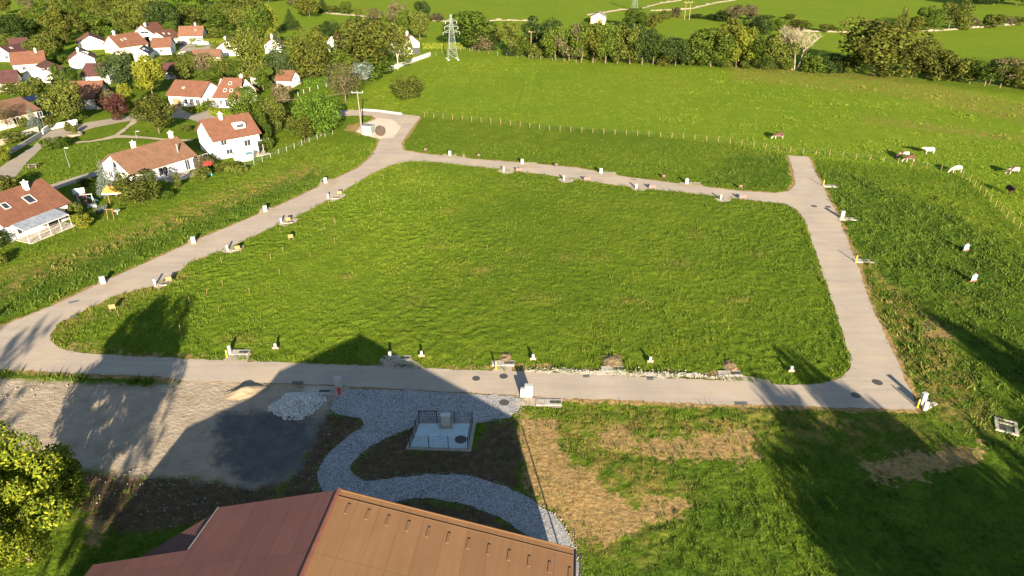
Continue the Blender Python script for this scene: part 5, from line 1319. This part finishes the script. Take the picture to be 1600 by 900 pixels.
# wooden survey stakes
stk = [(515,322),(507,358),(523,348),(463,351),(438,363),(523,380),(443,395),(377,396),(423,405),(485,403),(347,411),(437,430),(348,447),(390,459),(323,461),(297,474),(342,488),(186,494),(599,280),(581,290),(591,312),(578,320),(631,318),(596,337),(524,351),(686,283),(657,301),(761,391),(282,518)]
s0 = None
for (x, y) in stk:
    g = P(x, y)
    if s0 is None:
        mb = MB(); mb.box((0, 0, .42), (.045, .045, 1.0), taper=.9); mb.box((0, -.035, .82), (.09, .02, .12))
        s0 = mb.build("survey_stake", MT['pale_wood'], None); tag(s0, "thin pale wooden survey stake standing in the central meadow", "stake", "survey stakes in the central meadow"); o = s0
    else: o = s0.copy(); COL.objects.link(o)
    o.location = (g.x, g.y, 0); o.rotation_euler = (rng.normal() * .06, rng.normal() * .06, rng.random() * 3)
# rubble heap of white stones
g = P(462, 633); r = np.random.default_rng(5); Vs = []; Fs = []
base = np.array([(-1, -1, -1), (1, -1, -1), (1, 1, -1), (-1, 1, -1), (-1, -1, 1), (1, -1, 1), (1, 1, 1), (-1, 1, 1)], float)
fq = np.array([(0, 3, 2, 1), (4, 5, 6, 7), (0, 1, 5, 4), (1, 2, 6, 5), (2, 3, 7, 6), (3, 0, 4, 7)])
for k in range(2300):
    a = r.random() * 6.283; rr = r.random() ** .55
    if rr > .9 and r.random() < .4: rr *= 1.12
    s_ = (.06 + .15 * r.random() ** 2); Rm = np.linalg.qr(r.normal(size=(3, 3)))[0]
    hb = .75 * max(0, 1 - rr ** 2) * (.8 + .3 * math.sin(a * 3 + 1)); z = max(.02, hb + r.normal() * .06)
    Vs.append((base * (.55 + .45 * r.random((8, 1))) * s_ * np.array([1, .8, .65])) @ Rm + np.array([math.cos(a) * rr * 2.3 * (1 + .12 * math.sin(4 * a)) + .2 * rr, math.sin(a) * rr * 2.0 * (1 + .1 * math.sin(3 * a)), z])); Fs.append(fq + 8 * k)
o = link("rubble_heap", mesh_np("rubble_heap", np.concatenate(Vs), np.concatenate(Fs)), MT['rubble']); o.location = g; tag(o, "heap of loose white rubble between yard and gravel plaza", "heap")
heap(462, 633, 4.0, 3.2, .55, "dark earth core under the loose white rubble", 'bark', 9)

def stones(name, pts, lo, hi, m_, z=0.02):
    r = np.random.default_rng(len(pts)); Vs = []; Fs = []
    for k, p in enumerate(pts):
        s_ = lo + (hi - lo) * r.random() ** 2.5; Rm = np.linalg.qr(r.normal(size=(3, 3)))[0]
        Vs.append((base * (.5 + .5 * r.random((8, 1))) * s_ * np.array([1, .8, .6])) @ Rm + np.array([p[0], p[1], z + s_ * .3])); Fs.append(fq + 8 * k)
    return tag(link(name, mesh_np(name, np.concatenate(Vs), np.concatenate(Fs)), MT[m_]), kind="stuff")
def along(poly, per_m, spread):
    out = []
    for i in range(len(poly)):
        a, b_ = poly[i], poly[(i + 1) % len(poly)]; k = max(1, int(np.linalg.norm(b_ - a) * per_m)); out.append(a + (b_ - a) * rng.random((k, 1)) + rng.normal(size=(k, 2)) * spread)
    return np.concatenate(out)
yard = np.concatenate([scatter(210, Z_mud[3]), scatter(90, Z_mud[0]), scatter(90, PP([(200, 735), (330, 740), (320, 790), (220, 790)])), scatter(40, PP([(0, 596), (110, 600), (110, 622), (0, 622)]))])
stones("loose_stones", yard, .03, .11, 'concrete')
stones("path_edge_stones", along(plaza, 16, .22), .025, .07, 'concrete', .03)
stones("roadside_stones", along(PP([(820, 578), (940, 581), (1060, 585), (1140, 590), (1060, 584), (820, 577)]), 7, .28), .04, .12, 'concrete', .05)
# ------------------------------------------------------------------ fences
def post_fence(name, px, step, ph, pw, label, mt, wires=2, wmt='steel', wr=.008, world=None):
    q = [P(*p) for p in px]; L = [0]
    for a, b_ in zip(q, q[1:]): L.append(L[-1] + (b_ - a).length)
    n = max(2, int(L[-1] / step)); o0 = q[0]; t = thing(name, o0, label, "fence"); pts = []
    for k in range(n + 1):
        s_ = L[-1] * k / n; i = max(j for j in range(len(L)) if L[j] <= s_ + 1e-6); i = min(i, len(q) - 2)
        pts.append(q[i].lerp(q[i + 1], (s_ - L[i]) / max(L[i + 1] - L[i], 1e-6)) - o0)
    pm = None
    for p in pts:
        if pm is None:
            mb = MB(); mb.tube([(0, 0, -.1), (0, 0, ph)], [pw, pw * .9], 7); pm = mb.build("post", MT[mt], t); o = pm
        else: o = pm.copy(); COL.objects.link(o); o.parent = t
        o.location = p; o.rotation_euler = (rng.normal() * .03, rng.normal() * .03, 0); o.scale = (1, 1, .9 + .2 * rng.random())
    if wires:
        mb = MB()
        for w_ in range(wires):
            z = ph * (.45 + .45 * w_ / max(1, wires - 1))
            mb.tube([p + Vector((0, 0, z)) for p in pts], wr, 3, cap=False)
        mb.build("wire", MT[wmt], t)
    return t
post_fence("pasture_fence", [(663, 183), (720, 188), (800, 196), (860, 204), (960, 210), (1060, 216), (1140, 224), (1230, 238), (1300, 244), (1400, 256), (1490, 270), (1515, 285), (1540, 308), (1570, 337), (1600, 366), (1650, 412)], 2.55, 1.25, .06, "long pasture fence of pale wooden posts between building plots and cows", 'pale_wood', 2)
post_fence("garden_fence", [(384, 264), (412, 252), (441, 240), (480, 224), (520, 210)], 2.5, 1.2, .04, "thin green mesh fence along the garden edge right of the white house", 'green_metal', 4, 'green_metal')
post_fence("paddock_fence", [(466, 150), (482, 143), (510, 136)], 3.2, 1.15, .07, "row of white posts left of the bare twiggy tree", 'white_plastic', 1)
post_fence("field_fence", [(1470, 124), (1500, 129), (1530, 133), (1562, 138)], 3.4, 1.5, .12, "short row of pale posts under the right end of the belt", 'pale_wood', 2)
post_fence("field_fence", [(672, 90), (690, 84), (722, 79), (760, 84), (800, 90), (850, 94), (900, 99)], 4.5, 1.3, .09, "far field fence of grey posts along the foot of the tree belt", 'weathered_wood', 2)
q0, q1 = P(607, 112), P(673, 88); t = thing("white_fence", q0, "white board fence running up to the steep roofed house", "fence"); d = q1 - q0; n = 12
for k in range(n):
    p, q = d * (k / n), d * ((k + 1) / n); c = (p + q) / 2; a = math.atan2(d.y, d.x)
    mb = MB(); mb.box((c.x, c.y, .85), ((q - p).length * .97, .05, 1.4), a); mb.build("panel", MT['white_plastic'], t)
    mb = MB(); mb.box((p.x, p.y, .8), (.16, .16, 1.7), a); mb.build("post", MT['frame_white'], t)
def low_wall(px, w, h, label, mt='white_render', name="garden_wall", cat="wall", rough=0.0):
    pts = [P(*p) for p in px]; mb = MB()
    for a, b_ in zip(pts, pts[1:]):
        L = (b_ - a).length; k = max(1, int(L / 2.5)) if rough else 1
        for j in range(k):
            p, q = a.lerp(b_, j / k), a.lerp(b_, (j + 1) / k); c = (p + q) / 2; hh = h * (1 + rough * rng.normal() * .25)
            mb.box((c.x + rng.normal() * rough * .15, c.y + rng.normal() * rough * .15, hh / 2), ((q - p).length * 1.02, w * (1 + rough * rng.random() * .4), hh), math.atan2((q - p).y, (q - p).x), taper=.9 if rough else 1)
    return tag(mb.build(name, MT[mt], None), label, cat)
low_wall([(566, 172.5), (595, 174.5), (627, 179)], .5, .45, "low white barrier along the pale lane beside the pasture", 'white_plastic', "road_barrier", "barrier")
low_wall([(68, 210), (78, 203), (121, 194)], .35, 1.2, "low white garden wall along the village road")
low_wall([(-10, 232), (30, 216), (60, 206)], .35, 1.2, "cream garden wall below the solar panel house", 'cream_render')
low_wall([(18, 240), (40, 228), (66, 212)], .3, 1.0, "grey garden wall in shade on the upper side of the village road", 'grey_render')
for px, lb in (([(495, 19), (520, 22), (560, 25), (592, 29)], "dry stone wall behind the round olive bushes"), ([(676, 33), (700, 34), (712, 33)], "short dry stone wall left of the big tree by the pylon"), ([(755, 34), (775, 32), (800, 32), (834, 33.5)], "dry stone wall between big pylon tree and twin pole tree"),
               ([(918, 24), (945, 20), (975, 15), (990, 16)], "dry stone wall above the stone barn"), ([(1004, 13), (1034, 5), (1064, 1)], "dry stone wall climbing right from the far pylon"), ([(1016, 17), (1050, 16), (1080, 14), (1118, 5), (1150, 0)], "dry stone wall behind the far twin pole"),
               ([(1404, 52), (1450, 49), (1500, 46), (1550, 41), (1605, 38)], "dry stone wall under the clump at the right"), ([(1255, 49), (1290, 50), (1330, 51)], "dry stone wall on the far hedge line left of the great oak")):
    low_wall(px, .8, .6, lb, 'stone', "stone_wall", "wall", 1.0)
def hedge(px, w, h, label, leaf='leaf_hedge', name="hedge"):
    pts = [P(*p) for p in px]; Pn = []; Nn = []
    for a, b_ in zip(pts, pts[1:]):
        d = b_ - a; L = d.length; d.normalize(); s_ = Vector((-d.y, d.x, 0)); m_ = int((L * (w + 2 * h)) * 42)
        u = rng.random(m_) * L; c = rng.random(m_) * (w + 2 * h)
        off = np.where(c < h, -w / 2, np.where(c > h + w, w / 2, c - h - w / 2)); z = np.where(c < h, c, np.where(c > h + w, c - h - w, h))
        Pn.append(np.array(a)[None] + np.array(d)[None] * u[:, None] + np.array(s_)[None] * (off + rng.normal(size=m_) * .06)[:, None] + np.stack([np.zeros(m_), np.zeros(m_), z + rng.normal(size=m_) * .06], 1))
        nn = np.where((c < h)[:, None], -np.array(s_)[None], np.where((c > h + w)[:, None], np.array(s_)[None], np.array([[0, 0, 1.0]])))
        Nn.append(nn)
    p = np.concatenate(Pn); nn = np.concatenate(Nn) + rng.normal(size=p.shape) * .45; nn /= np.linalg.norm(nn, axis=1)[:, None]
    a = np.cross(nn, rng.normal(size=p.shape)); a /= np.linalg.norm(a, axis=1)[:, None]; b_ = np.cross(nn, a); s = (.10 + .10 * rng.random(len(p)))[:, None]
    me = mesh_np(name, np.stack([p - a * s, p - b_ * s * .7, p + a * s, p + b_ * s * .7], 1).reshape(-1, 3), np.arange(len(p) * 4).reshape(-1, 4)); set_attr(me, "rnd", rng.random(len(p)), 'FACE')
    return tag(link(name, me, MT[leaf]), label, "hedge")
hedge([(297, 68), (325, 68), (352, 69)], 1.5, 2.0, "clipped bright hedge in front of the plain orange roof"); hedge([(303, 179), (320, 172), (336, 167)], 1.6, 1.7, "clipped hedge between garage house and driveway"); hedge([(331, 179), (350, 183), (370, 187)], 1.8, 1.7, "clipped hedge right of the driveway")
hedge([(660, 77), (690, 76), (728, 76)], 1.5, 2.2, "long clipped hedge behind the near lattice pylon"); hedge([(336, 266), (360, 266), (384, 270)], 1.4, 1.1, "low olive hedge at the end of the bungalow garden", 'leaf_olive'); hedge([(476, 138), (495, 136), (514, 134)], 1.5, 2.6, "tall fresh green hedge left of the bare twiggy tree", 'leaf_bright')
hedge([(411, 241), (417, 225), (409, 205)], 1.2, 2.2, "green screen hedge at the gable of the tall white house", 'leaf_mid')

# ------------------------------------------------------------------ power pole, wires, transformer, reel, pylons
g = P(566, 209); t = thing("power_pole", g, "tall concrete power pole with a crossarm beside the transformer", "pole")
mb = MB(); mb.tube([(0, 0, -.2), (-.15, 0, 9.6)], [.24, .13], 8); mb.build("shaft", MT['weathered_wood'], t)
MB().box((-.15, 0, 9.4), (2.6, .16, .16)).build("crossarm", MT['steel'], t)
for s_ in (-1.2, 0, 1.2): MB().lathe([(.07, 0), (.1, .08), (.06, .16), (.1, .24), (.03, .32)], (-.15 + s_, 0, 9.48), 8).build("insulator", MT['white_plastic'], t)
tops = [g + Vector((-.15 + s_, 0, 9.7)) for s_ in (-1.2, 0, 1.2)]; far = P(470, 205)
for i, a in enumerate(tops):
    b_ = Vector((far.x - 22 + (i - 1) * 1.2, far.y + 1, 7.5)); mb = MB()
    mb.tube([a.lerp(b_, k / 14) - Vector((0, 0, 1.2 * math.sin(math.pi * k / 14))) for k in range(15)], .011, 4)
    tag(mb.build("power_line", MT['weathered_wood'], None), "overhead wire from the power pole crossing in front of the bright round tree", "wire", "overhead wires at the power pole")
g = P(576, 209); t = thing("transformer_box", g, "grey green transformer box beside the power pole", "transformer", None, -.28)
MB().box((0, 0, .06), (2.5, 2.0, .16)).build("plinth", MT['pale_concrete'], t); MB().box((0, 0, 1.05), (2.2, 1.7, 1.85)).build("body", MT['green_metal'], t, .02); MB().box((0, 0, 2.02), (2.4, 1.9, .12)).build("roof", MT['steel'], t)
for s_ in (-.6, .6):
    mb = MB()
    for k in range(5): mb.box((s_, -.87, .55 + k * .22), (.7, .04, .12))
    mb.build("vent", MT['vent'], t)
    mb = MB(); mb.box((1.115, s_ * .6, 1.0), (.03, .5, 1.5)); mb.build("door", MT['vent'], t)
g = P(595, 212); t = thing("cable_reel", (g.x, g.y, 1.15), "big wooden cable reel standing on the gravel near the transformer", "cable reel", None, .7)
for s_ in (-.42, .42):
    mb = MB(); prof = [(1.15, -.04), (1.15, .04), (.12, .04)]; R = Matrix.Rotation(math.pi / 2, 3, 'X')
    m2 = MB().lathe([(.1, -.04), (1.15, -.04), (1.15, .04), (.1, .04)], n=24); mb.add([R @ Vector(v) + Vector((0, s_, 0)) for v in m2.v], m2.f); mb.build("flange", MT['reel_wood'], t)
mb = MB(); mb.tube([(0, -.4, 0), (0, .4, 0)], .62, 18); mb.build("drum", MT['black_metal'], t)
def pylon(px, py, ty, label, w=3.0):
    g = P(px, py); H = height_at(g, ty); t = thing("lattice_pylon", g, label, "pylon", None, .25)
    mb = MB(); lv = [0, .14, .27, .39, .5, .6, .69, .77, .84, .9, .95, 1.0]
    def hw(f): return (w / 2) * (1 - f) ** 1.25 + .28
    for i in range(len(lv) - 1):
        a, b_ = lv[i], lv[i + 1]; A_ = [Vector((sx * hw(a), sy * hw(a), a * H)) for sx, sy in ((-1, -1), (1, -1), (1, 1), (-1, 1))]; B_ = [Vector((sx * hw(b_), sy * hw(b_), b_ * H)) for sx, sy in ((-1, -1), (1, -1), (1, 1), (-1, 1))]
        for j in range(4):
            mb.bar(A_[j], B_[j], .065); mb.bar(A_[j], B_[(j + 1) % 4], .032); mb.bar(A_[(j + 1) % 4], B_[j], .032); mb.bar(B_[j], B_[(j + 1) % 4], .03)
    mb.build("lattice_tower", MT['steel'], t)
    for f, l_ in ((.62, 2.6), (.74, 2.0), (.86, 1.6)):
        for s_ in (-1, 1):
            mb = MB(); z = f * H; tip = Vector((s_ * (l_ + .4), 0, z))
            for sy in (-1, 1): mb.bar((s_ * hw(f), sy * hw(f), z), tip, .05); mb.bar((s_ * hw(f), sy * hw(f), z + .8), tip, .05)
            ar = mb.build("crossarm", MT['steel'], t); mb = MB(); mb.tube([tip, tip - Vector((0, 0, .9))], .07, 6); mb.build("insulator", MT['white_plastic'], ar)
    for sx, sy in ((-1, -1), (1, -1), (1, 1), (-1, 1)): MB().box((sx * hw(0), sy * hw(0), .15), (.6, .6, .5)).build("footing", MT['pale_concrete'], t)
pylon(707, 93, 23, "near lattice pylon standing in the pasture before the clipped hedge"); pylon(991, 16, -20, "far lattice pylon cut by the top edge behind the round copse", 2.6)
def twin(px, py, ty, gap, label):
    g = P(px, py); H = height_at(g, ty); t = thing("twin_pole", g, label, "pole")
    for s_ in (-1, 1): mb = MB(); mb.tube([(s_ * gap / 2, 0, -.1), (s_ * gap / 2, 0, H)], [.2, .14], 7); mb.build("pole", MT['pale_wood'], t)
    MB().box((0, 0, H - .2), (gap * 1.9, .22, .22)).build("crossarm", MT['pale_wood'], t)
    for s_ in (-1, 0, 1): MB().lathe([(.08, 0), (.12, .12), (.07, .25), (.1, .4)], (s_ * gap * .8, 0, H - .09), 6).build("insulator", MT['white_plastic'], t)
twin(834, 82, 49, 2.2, "near twin wooden pole with crossbar in front of the dark tree"); twin(1073, 31, 3, 2.4, "far twin wooden pole in the meadow behind the belt")

# ------------------------------------------------------------------ cows
def cow_mesh(graze):
    J = [(.95, 0, 1.05), (.45, 0, 1.12), (-.15, 0, 1.08), (-.65, 0, 1.12)]           # rump .. withers (head towards -x)
    R = [(.30, .36), (.37, .43), (.38, .46), (.30, .40)]
    E = [(0, 1), (1, 2), (2, 3)]
    def chain(src, pts):
        k = src
        for p, r_ in pts: J.append(p); R.append(r_ if isinstance(r_, tuple) else (r_, r_)); E.append((k, len(J) - 1)); k = len(J) - 1
        return k
    if graze: hd = chain(3, [((-1.0, 0, .85), (.17, .24)), ((-1.25, 0, .52), (.12, .17)), ((-1.42, 0, .27), (.11, .14)), ((-1.5, 0, .08), (.08, .09))]); ear = (-1.27, .5)
    else: hd = chain(3, [((-1.0, 0, 1.28), (.17, .24)), ((-1.27, 0, 1.45), (.13, .17)), ((-1.5, 0, 1.36), (.11, .14)), ((-1.72, 0, 1.2), (.08, .09))]); ear = (-1.28, 1.5)
    for s_ in (-1, 1):
        chain(0, [((.92, s_ * .22, .78), (.17, .2)), ((.84, s_ * .24, .58), .10), ((1.0, s_ * .24, .36), .07), ((.95, s_ * .24, .04), .06)])
        chain(3, [((-.62, s_ * .2, .75), (.13, .16)), ((-.62, s_ * .22, .42), .08), ((-.62, s_ * .22, .04), .06)])
    chain(0, [((1.16, 0, 1.14), .05), ((1.24, 0, .8), .03), ((1.22, 0, .45), .045)])
    for s_ in (-1, 1): chain(hd - 2, [((ear[0] + .05, s_ * .22, ear[1] + .04), .04), ((ear[0] + .06, s_ * .33, ear[1] + .02), .05)])
    chain(1, [((.5, 0, .66), .17)])
    me = bpy.data.meshes.new("cow"); me.from_pydata(J, E, []); o = bpy.data.objects.new("tmp", me); COL.objects.link(o)
    md = o.modifiers.new("skin", 'SKIN'); o.modifiers.new("sub", 'SUBSURF').levels = 1
    for i, sv in enumerate(me.skin_vertices[0].data): sv.radius = R[i]; sv.use_root = (i == 1)
    dg = bpy.context.evaluated_depsgraph_get(); dg.update(); out = bpy.data.meshes.new_from_object(o.evaluated_get(dg)); bpy.data.objects.remove(o)
    out.polygons.foreach_set("use_smooth", np.ones(len(out.polygons), bool)); out.materials.clear(); out.materials.append(MT['hair_white']); return out
m, nt, b = nodes("patched_hide"); tc = N(nt, "ShaderNodeTexCoord").outputs["Object"]
nt.links.new(ramp(nt, noise(nt, tc, 1.5, 3, .5), [(.50, (.38, .35, .29)), (.53, (.055, .020, .011))]), b.inputs["Base Color"]); b.inputs["Roughness"].default_value = .85; MT['hair_patch'] = m
m, nt, b = nodes("brown_white_hide"); tc = N(nt, "ShaderNodeTexCoord").outputs["Object"]
sx = N(nt, "ShaderNodeSeparateXYZ"); nt.links.new(tc, sx.inputs[0]); nz = noise(nt, tc, 2.0, 3, .5)
hz = math_(nt, 'ADD', sx.outputs[2], math_(nt, 'MULTIPLY', math_(nt, 'SUBTRACT', nz, .5), 1.2)); nt.links.new(ramp(nt, hz, [(.66, (.38, .35, .29)), (.70, (.058, .021, .011))]), b.inputs["Base Color"]); b.inputs["Roughness"].default_value = .85; MT['hair_bw'] = m
cg, cs = cow_mesh(True), cow_mesh(False)
for (x, y, me, mt, rz, lb) in ((1215, 217, cg, 'hair_bw', .1, "red brown cow with white legs grazing alone above the stub road"), (1410, 247, cg, 'hair_patch', .15, "white cow with brown patches right behind the brown grazing cow"), (1419, 253, cg, 'hair_bw', .2, "red brown cow grazing in front of the patched white cow"),
                               (1450, 241, cs, 'hair_white', .1, "plain white cow standing with raised head"), (1492, 270, cg, 'hair_white', .15, "white cow grazing by the fence corner"), (1581, 272, cg, 'hair_patch', .1, "brown patched white cow grazing near the right edge"), (1576, 303, cs, 'hair_dark', 1.35, "dark brown cow seen end on near the right edge")):
    o = bpy.data.objects.new("cow", me); COL.objects.link(o); g = P(x, y); o.location = g; o.rotation_euler = (0, 0, rz); o.material_slots[0].link = 'OBJECT'; o.material_slots[0].material = MT[mt]; tag(o, lb, "cow"); o.scale = (1.05, 1.05, 1.05)

# ------------------------------------------------------------------ gardens and village
def lamp(px, py, ty, label):
    g = P(px, py); H = height_at(g, ty); t = thing("street_lamp", g, label, "street lamp")
    mb = MB(); mb.tube([(0, 0, 0), (0, 0, H * .96), (.3, 0, H)], [.06, .04, .03], 6); mb.build("pole", MT['steel'], t); MB().box((.55, 0, H), (.7, .25, .12)).build("lamp_head", MT['white_plastic'], t)
lamp(109, 262, 231, "street lamp standing alone on the village green"); lamp(227, 172, 152, "street lamp before the yellow conical tree"); lamp(214, 217, 205, "short lamp post on the green behind the bungalow"); lamp(71, 204, 182, "street lamp at the corner of the white garden wall")
g = P(192, 318); t = thing("garden_canopy", g, "orange canvas canopy on wooden posts left of the walnut tree", "canopy", None, .12)
MT['canvas'] = mat("orange_canvas", (.50, .24, .06), (.44, .2, .05), 3, .8)
for sx_, sy_ in ((-2.6, 0), (2.6, 0), (-2.4, 2.6), (2.2, 2.6)): MB().box((sx_ * .8, sy_, 1.1), (.12, .12, 2.2)).build("post", MT['timber'], t)
mb = MB(); mb.add([(-2.9, -.3, 2.2), (0, -.6, 2.0), (2.9, -.3, 2.2), (2.5, 1.3, 2.9), (0, 1.3, 2.75), (-2.5, 1.3, 2.9), (-2.9, -.3, 2.15), (0, -.6, 1.95), (2.9, -.3, 2.15), (2.5, 1.3, 2.85), (0, 1.3, 2.7), (-2.5, 1.3, 2.85)], [(0, 1, 4, 5), (1, 2, 3, 4), (11, 10, 7, 6), (10, 9, 8, 7), (0, 6, 7, 1), (1, 7, 8, 2), (2, 8, 9, 3), (3, 9, 10, 4), (4, 10, 11, 5), (5, 11, 6, 0)]); mb.build("awning", MT['canvas'], t)
mb = MB(); mb.add([(-2.5, 1.35, 2.95), (2.4, 1.35, 2.95), (2.2, 3.0, 2.4), (-2.3, 3.0, 2.4), (-2.5, 1.35, 2.9), (2.4, 1.35, 2.9), (2.2, 3.0, 2.35), (-2.3, 3.0, 2.35)], [(0, 1, 2, 3), (7, 6, 5, 4), (0, 4, 5, 1), (1, 5, 6, 2), (2, 6, 7, 3), (3, 7, 4, 0)]); mb.build("back_awning", MT['tile_red'], t)
mb = MB(); mb.box((0, -.5, 2.02), (5.6, .06, .22)); mb.build("valance", MT['white_render'], t)
g = P(129, 318); t = thing("playhouse", g, "pink and grey playhouse with slide on the shaded lawn", "playhouse", None, .5)
for sx_ in (-.7, .7):
    for sy_ in (-.6, .6): MB().box((sx_, sy_, .8), (.1, .1, 1.6)).build("leg", MT['weathered_wood'], t)
MB().box((0, 0, 1.2), (1.5, 1.3, .1)).build("deck", MT['weathered_wood'], t); mb = MB(); mb.add([(-.9, -.8, 2.1), (.9, -.8, 2.1), (.9, 0, 2.8), (-.9, 0, 2.8), (.9, .8, 2.1), (-.9, .8, 2.1), (-.9, -.8, 2.05), (.9, -.8, 2.05), (.9, .8, 2.05), (-.9, .8, 2.05)], [(0, 1, 2, 3), (3, 2, 4, 5), (6, 9, 8, 7), (0, 6, 7, 1), (4, 8, 9, 5), (0, 3, 5, 9, 6), (1, 7, 8, 4, 2)]); mb.build("roof", MT['frame_white'], t)
MB().box((-.75, 0, 1.55), (.06, 1.2, .8)).build("side_panel", MT['pink'], t); mb = MB(); mb.box((1.6, -.3, .75), (2.2, .55, .06), M=Matrix.Rotation(.55, 3, 'Y')); mb.build("slide", MT['teal'], t)
g = P(137, 322); t = thing("swing_frame", g, "white swing frame beside the playhouse", "swing", None, .3)
for s_ in (-1.1, 1.1):
    mb = MB(); mb.bar((s_, -.7, 0), (s_, 0, 2.1), .05); mb.bar((s_, .7, 0), (s_, 0, 2.1), .05); mb.build("side_frame", MT['frame_white'], t)
mb = MB(); mb.bar((-1.2, 0, 2.1), (1.2, 0, 2.1), .05); mb.build("top_bar", MT['frame_white'], t); mb = MB(); mb.box((0, 0, .5), (.5, .25, .05)); mb.bar((-.22, 0, .5), (-.22, 0, 2.1), .015); mb.bar((.22, 0, .5), (.22, 0, 2.1), .015); mb.build("swing_seat", MT['pink'], t)
g = P(145, 323); o = MB().box((0, 0, .25), (1.6, 1.0, .5), .3, .8).build("sandpit", MT['white_plastic'], None, .05); o.location = g; tag(o, "low white sandpit box in front of the swing frame", "sandpit")
g = P(175, 342); t = thing("garden_swing", g, "small wooden A frame standing on the lawn below the canopy", "swing", None, .2)
for s_ in (-.5, .5): mb = MB(); mb.bar((s_, -.5, 0), (s_ * .8, 0, 1.7), .05); mb.bar((s_, .5, 0), (s_ * .8, 0, 1.7), .05); mb.build("side_frame", MT['timber'], t)
mb = MB(); mb.bar((-.6, 0, 1.7), (.6, 0, 1.7), .06); mb.build("top_bar", MT['timber'], t)
g = P(184, 335); t = thing("garden_table", g, "white round garden table beside the wooden A frame", "table"); MB().lathe([(.55, .7), (.55, .74), (.01, .75)], n=14).build("table_top", MT['white_plastic'], t); MB().lathe([(.3, 0), (.06, .08), (.05, .7)], n=10).build("foot", MT['white_plastic'], t)
g = P(122, 338); o = MB().lathe([(.38, 0), (.42, .5), (.42, .9), (.38, .95), (.01, .96)], n=14).build("water_butt", MT['teal'], None); o.location = g; tag(o, "teal water butt beside the veranda house", "water butt")
g = P(382, 248); t = thing("swimming_pool", g, "round white above ground pool in front of the tall white house", "pool"); MB().lathe([(2.1, 0), (2.1, 1.2), (2.2, 1.22), (2.2, 1.28), (1.98, 1.28), (1.98, 1.0), (.01, 1.0)], n=28).build("wall", MT['white_plastic'], t); MB().lathe([(1.97, 1.08), (.01, 1.09)], n=28).build("water", MT['water'], t)
def parasol(px, py, h, r_, mt, label, closed=False):
    g = P(px, py); t = thing("parasol", g, label, "parasol"); mb = MB(); mb.tube([(0, 0, 0), (0, 0, h)], .04, 6); mb.build("pole", MT['steel'], t)
    MB().lathe([(r_, h - .7), (r_ * .5, h - .25), (.02, h)] if not closed else [(.12, .9), (.22, 1.3), (.1, h - .2), (.02, h)], n=8).build("canopy", MT[mt], t)
    MB().lathe([(.3, 0), (.3, .1), (.05, .12)], n=10).build("base", MT['concrete'], t)
parasol(326, 268, 2.3, 1.3, 'red_cloth', "open red parasol at the end of the bungalow terrace"); parasol(262, 282, 2.4, .4, 'frame_dark', "closed dark parasol against the bungalow wall", True)
g = P(327, 274); o = MB().box((0, 0, .4), (1.2, .8, .8), .3, .9).build("garden_chest", MT['teal'], None, .05); o.location = g; tag(o, "blue green garden chest under the red parasol", "chest")
def car(px, py, rz, paint, label, van=False):
    g = P(px, py); t = thing("parked_car", g, label, "van" if van else "car", None, rz); L, W, h1, h2 = (4.6, 1.85, 1.05, 1.95) if van else (4.2, 1.75, .85, 1.45)
    mb = MB(); sec = [(-L / 2, .35, .7), (-L / 2 + .1, .3, h1 * .85), (-L * .2, .3, h1)] ; prof = [(-L / 2, .32), (-L / 2, h1 * .75), (-L * .28, h1), (-L * .12, h2), (L * .34, h2), (L * .47, h1), (L / 2, h1 * .8), (L / 2, .32)]
    n = len(prof); mb.add([(x_, s_ * W / 2 * (.86 if z_ > h1 + .05 else 1), z_) for s_ in (-1, 1) for x_, z_ in prof], [tuple(range(n))[::-1], tuple(range(n, 2 * n))] + [(i, (i + 1) % n, n + (i + 1) % n, n + i) for i in range(n)]); mb.build("body", MT[paint], t, .03)
    for s_ in (-1, 1): MB().box((L * .11, s_ * (W / 2 * .93 + .01), (h1 + h2) / 2), (L * .42, .03, (h2 - h1) * .6)).build("side_window", MT['glass'], t)
    d_ = Vector((L * .16, 0, h2 - h1)); MB().box((-L * .2 - .02, 0, (h1 + h2) / 2 + .03), (.03, W * .74, d_.length * .8), M=Matrix.Rotation(math.atan2(L * .16, h2 - h1), 3, 'Y')).build("windscreen", MT['glass'], t)
    for x_ in (-L * .31, L * .31):
        for s_ in (-1, 1):
            mb = MB(); mb.tube([(x_, s_ * (W / 2 - .2), .32), (x_, s_ * (W / 2 + .01), .32)], .32, 14); wh = mb.build("wheel", MT['tyre'], t); mb = MB(); mb.tube([(x_, s_ * (W / 2), .32), (x_, s_ * (W / 2 + .02), .32)], .18, 10); mb.build("rim", MT['steel'], wh)
sheet("car_park", [jitter_poly(PP([(280, 76), (284, 68), (345, 69), (348, 80), (300, 84), (284, 86)]), 1.5, .15, 50)], MT['village_road'], .034)
car(311, 69, .1, 'car_paint', "white van parked before the clipped hedge", True); car(319, 71, .15, 'car_paint', "white car just right of the white van"); car(283, 70, 1.2, 'dark_paint', "dark car at the corner of the plain orange roofed house"); car(285, 87, .1, 'car_paint', "left white car parked below the garden island"); car(297, 87, .1, 'car_paint', "right white car parked below the garden island"); car(331, 168.5, .2, 'dark_paint', "dark car between garage house and the three skylight house")
g = P(53, 262); t = thing("picnic_bench", g, "low picnic bench in the left corner of the village green", "bench", None, .3); MB().box((0, 0, .72), (1.8, .7, .06)).build("table_top", MT['weathered_wood'], t)
for s_ in (-1, 1): MB().box((0, s_ * .7, .42), (1.8, .28, .05)).build("seat", MT['weathered_wood'], t); MB().box((s_ * .6, 0, .36), (.1, 1.5, .7)).build("leg", MT['weathered_wood'], t)
g = P(118, 211); o = MB().lathe([(1.6, 0), (1.5, .45), (1.2, .5), (1.15, .3), (.01, .3)], n=16).build("stone_ring", MT['stone'], None); o.location = g; tag(o, "ring of pale stone around the tiny road side tree", "planter")
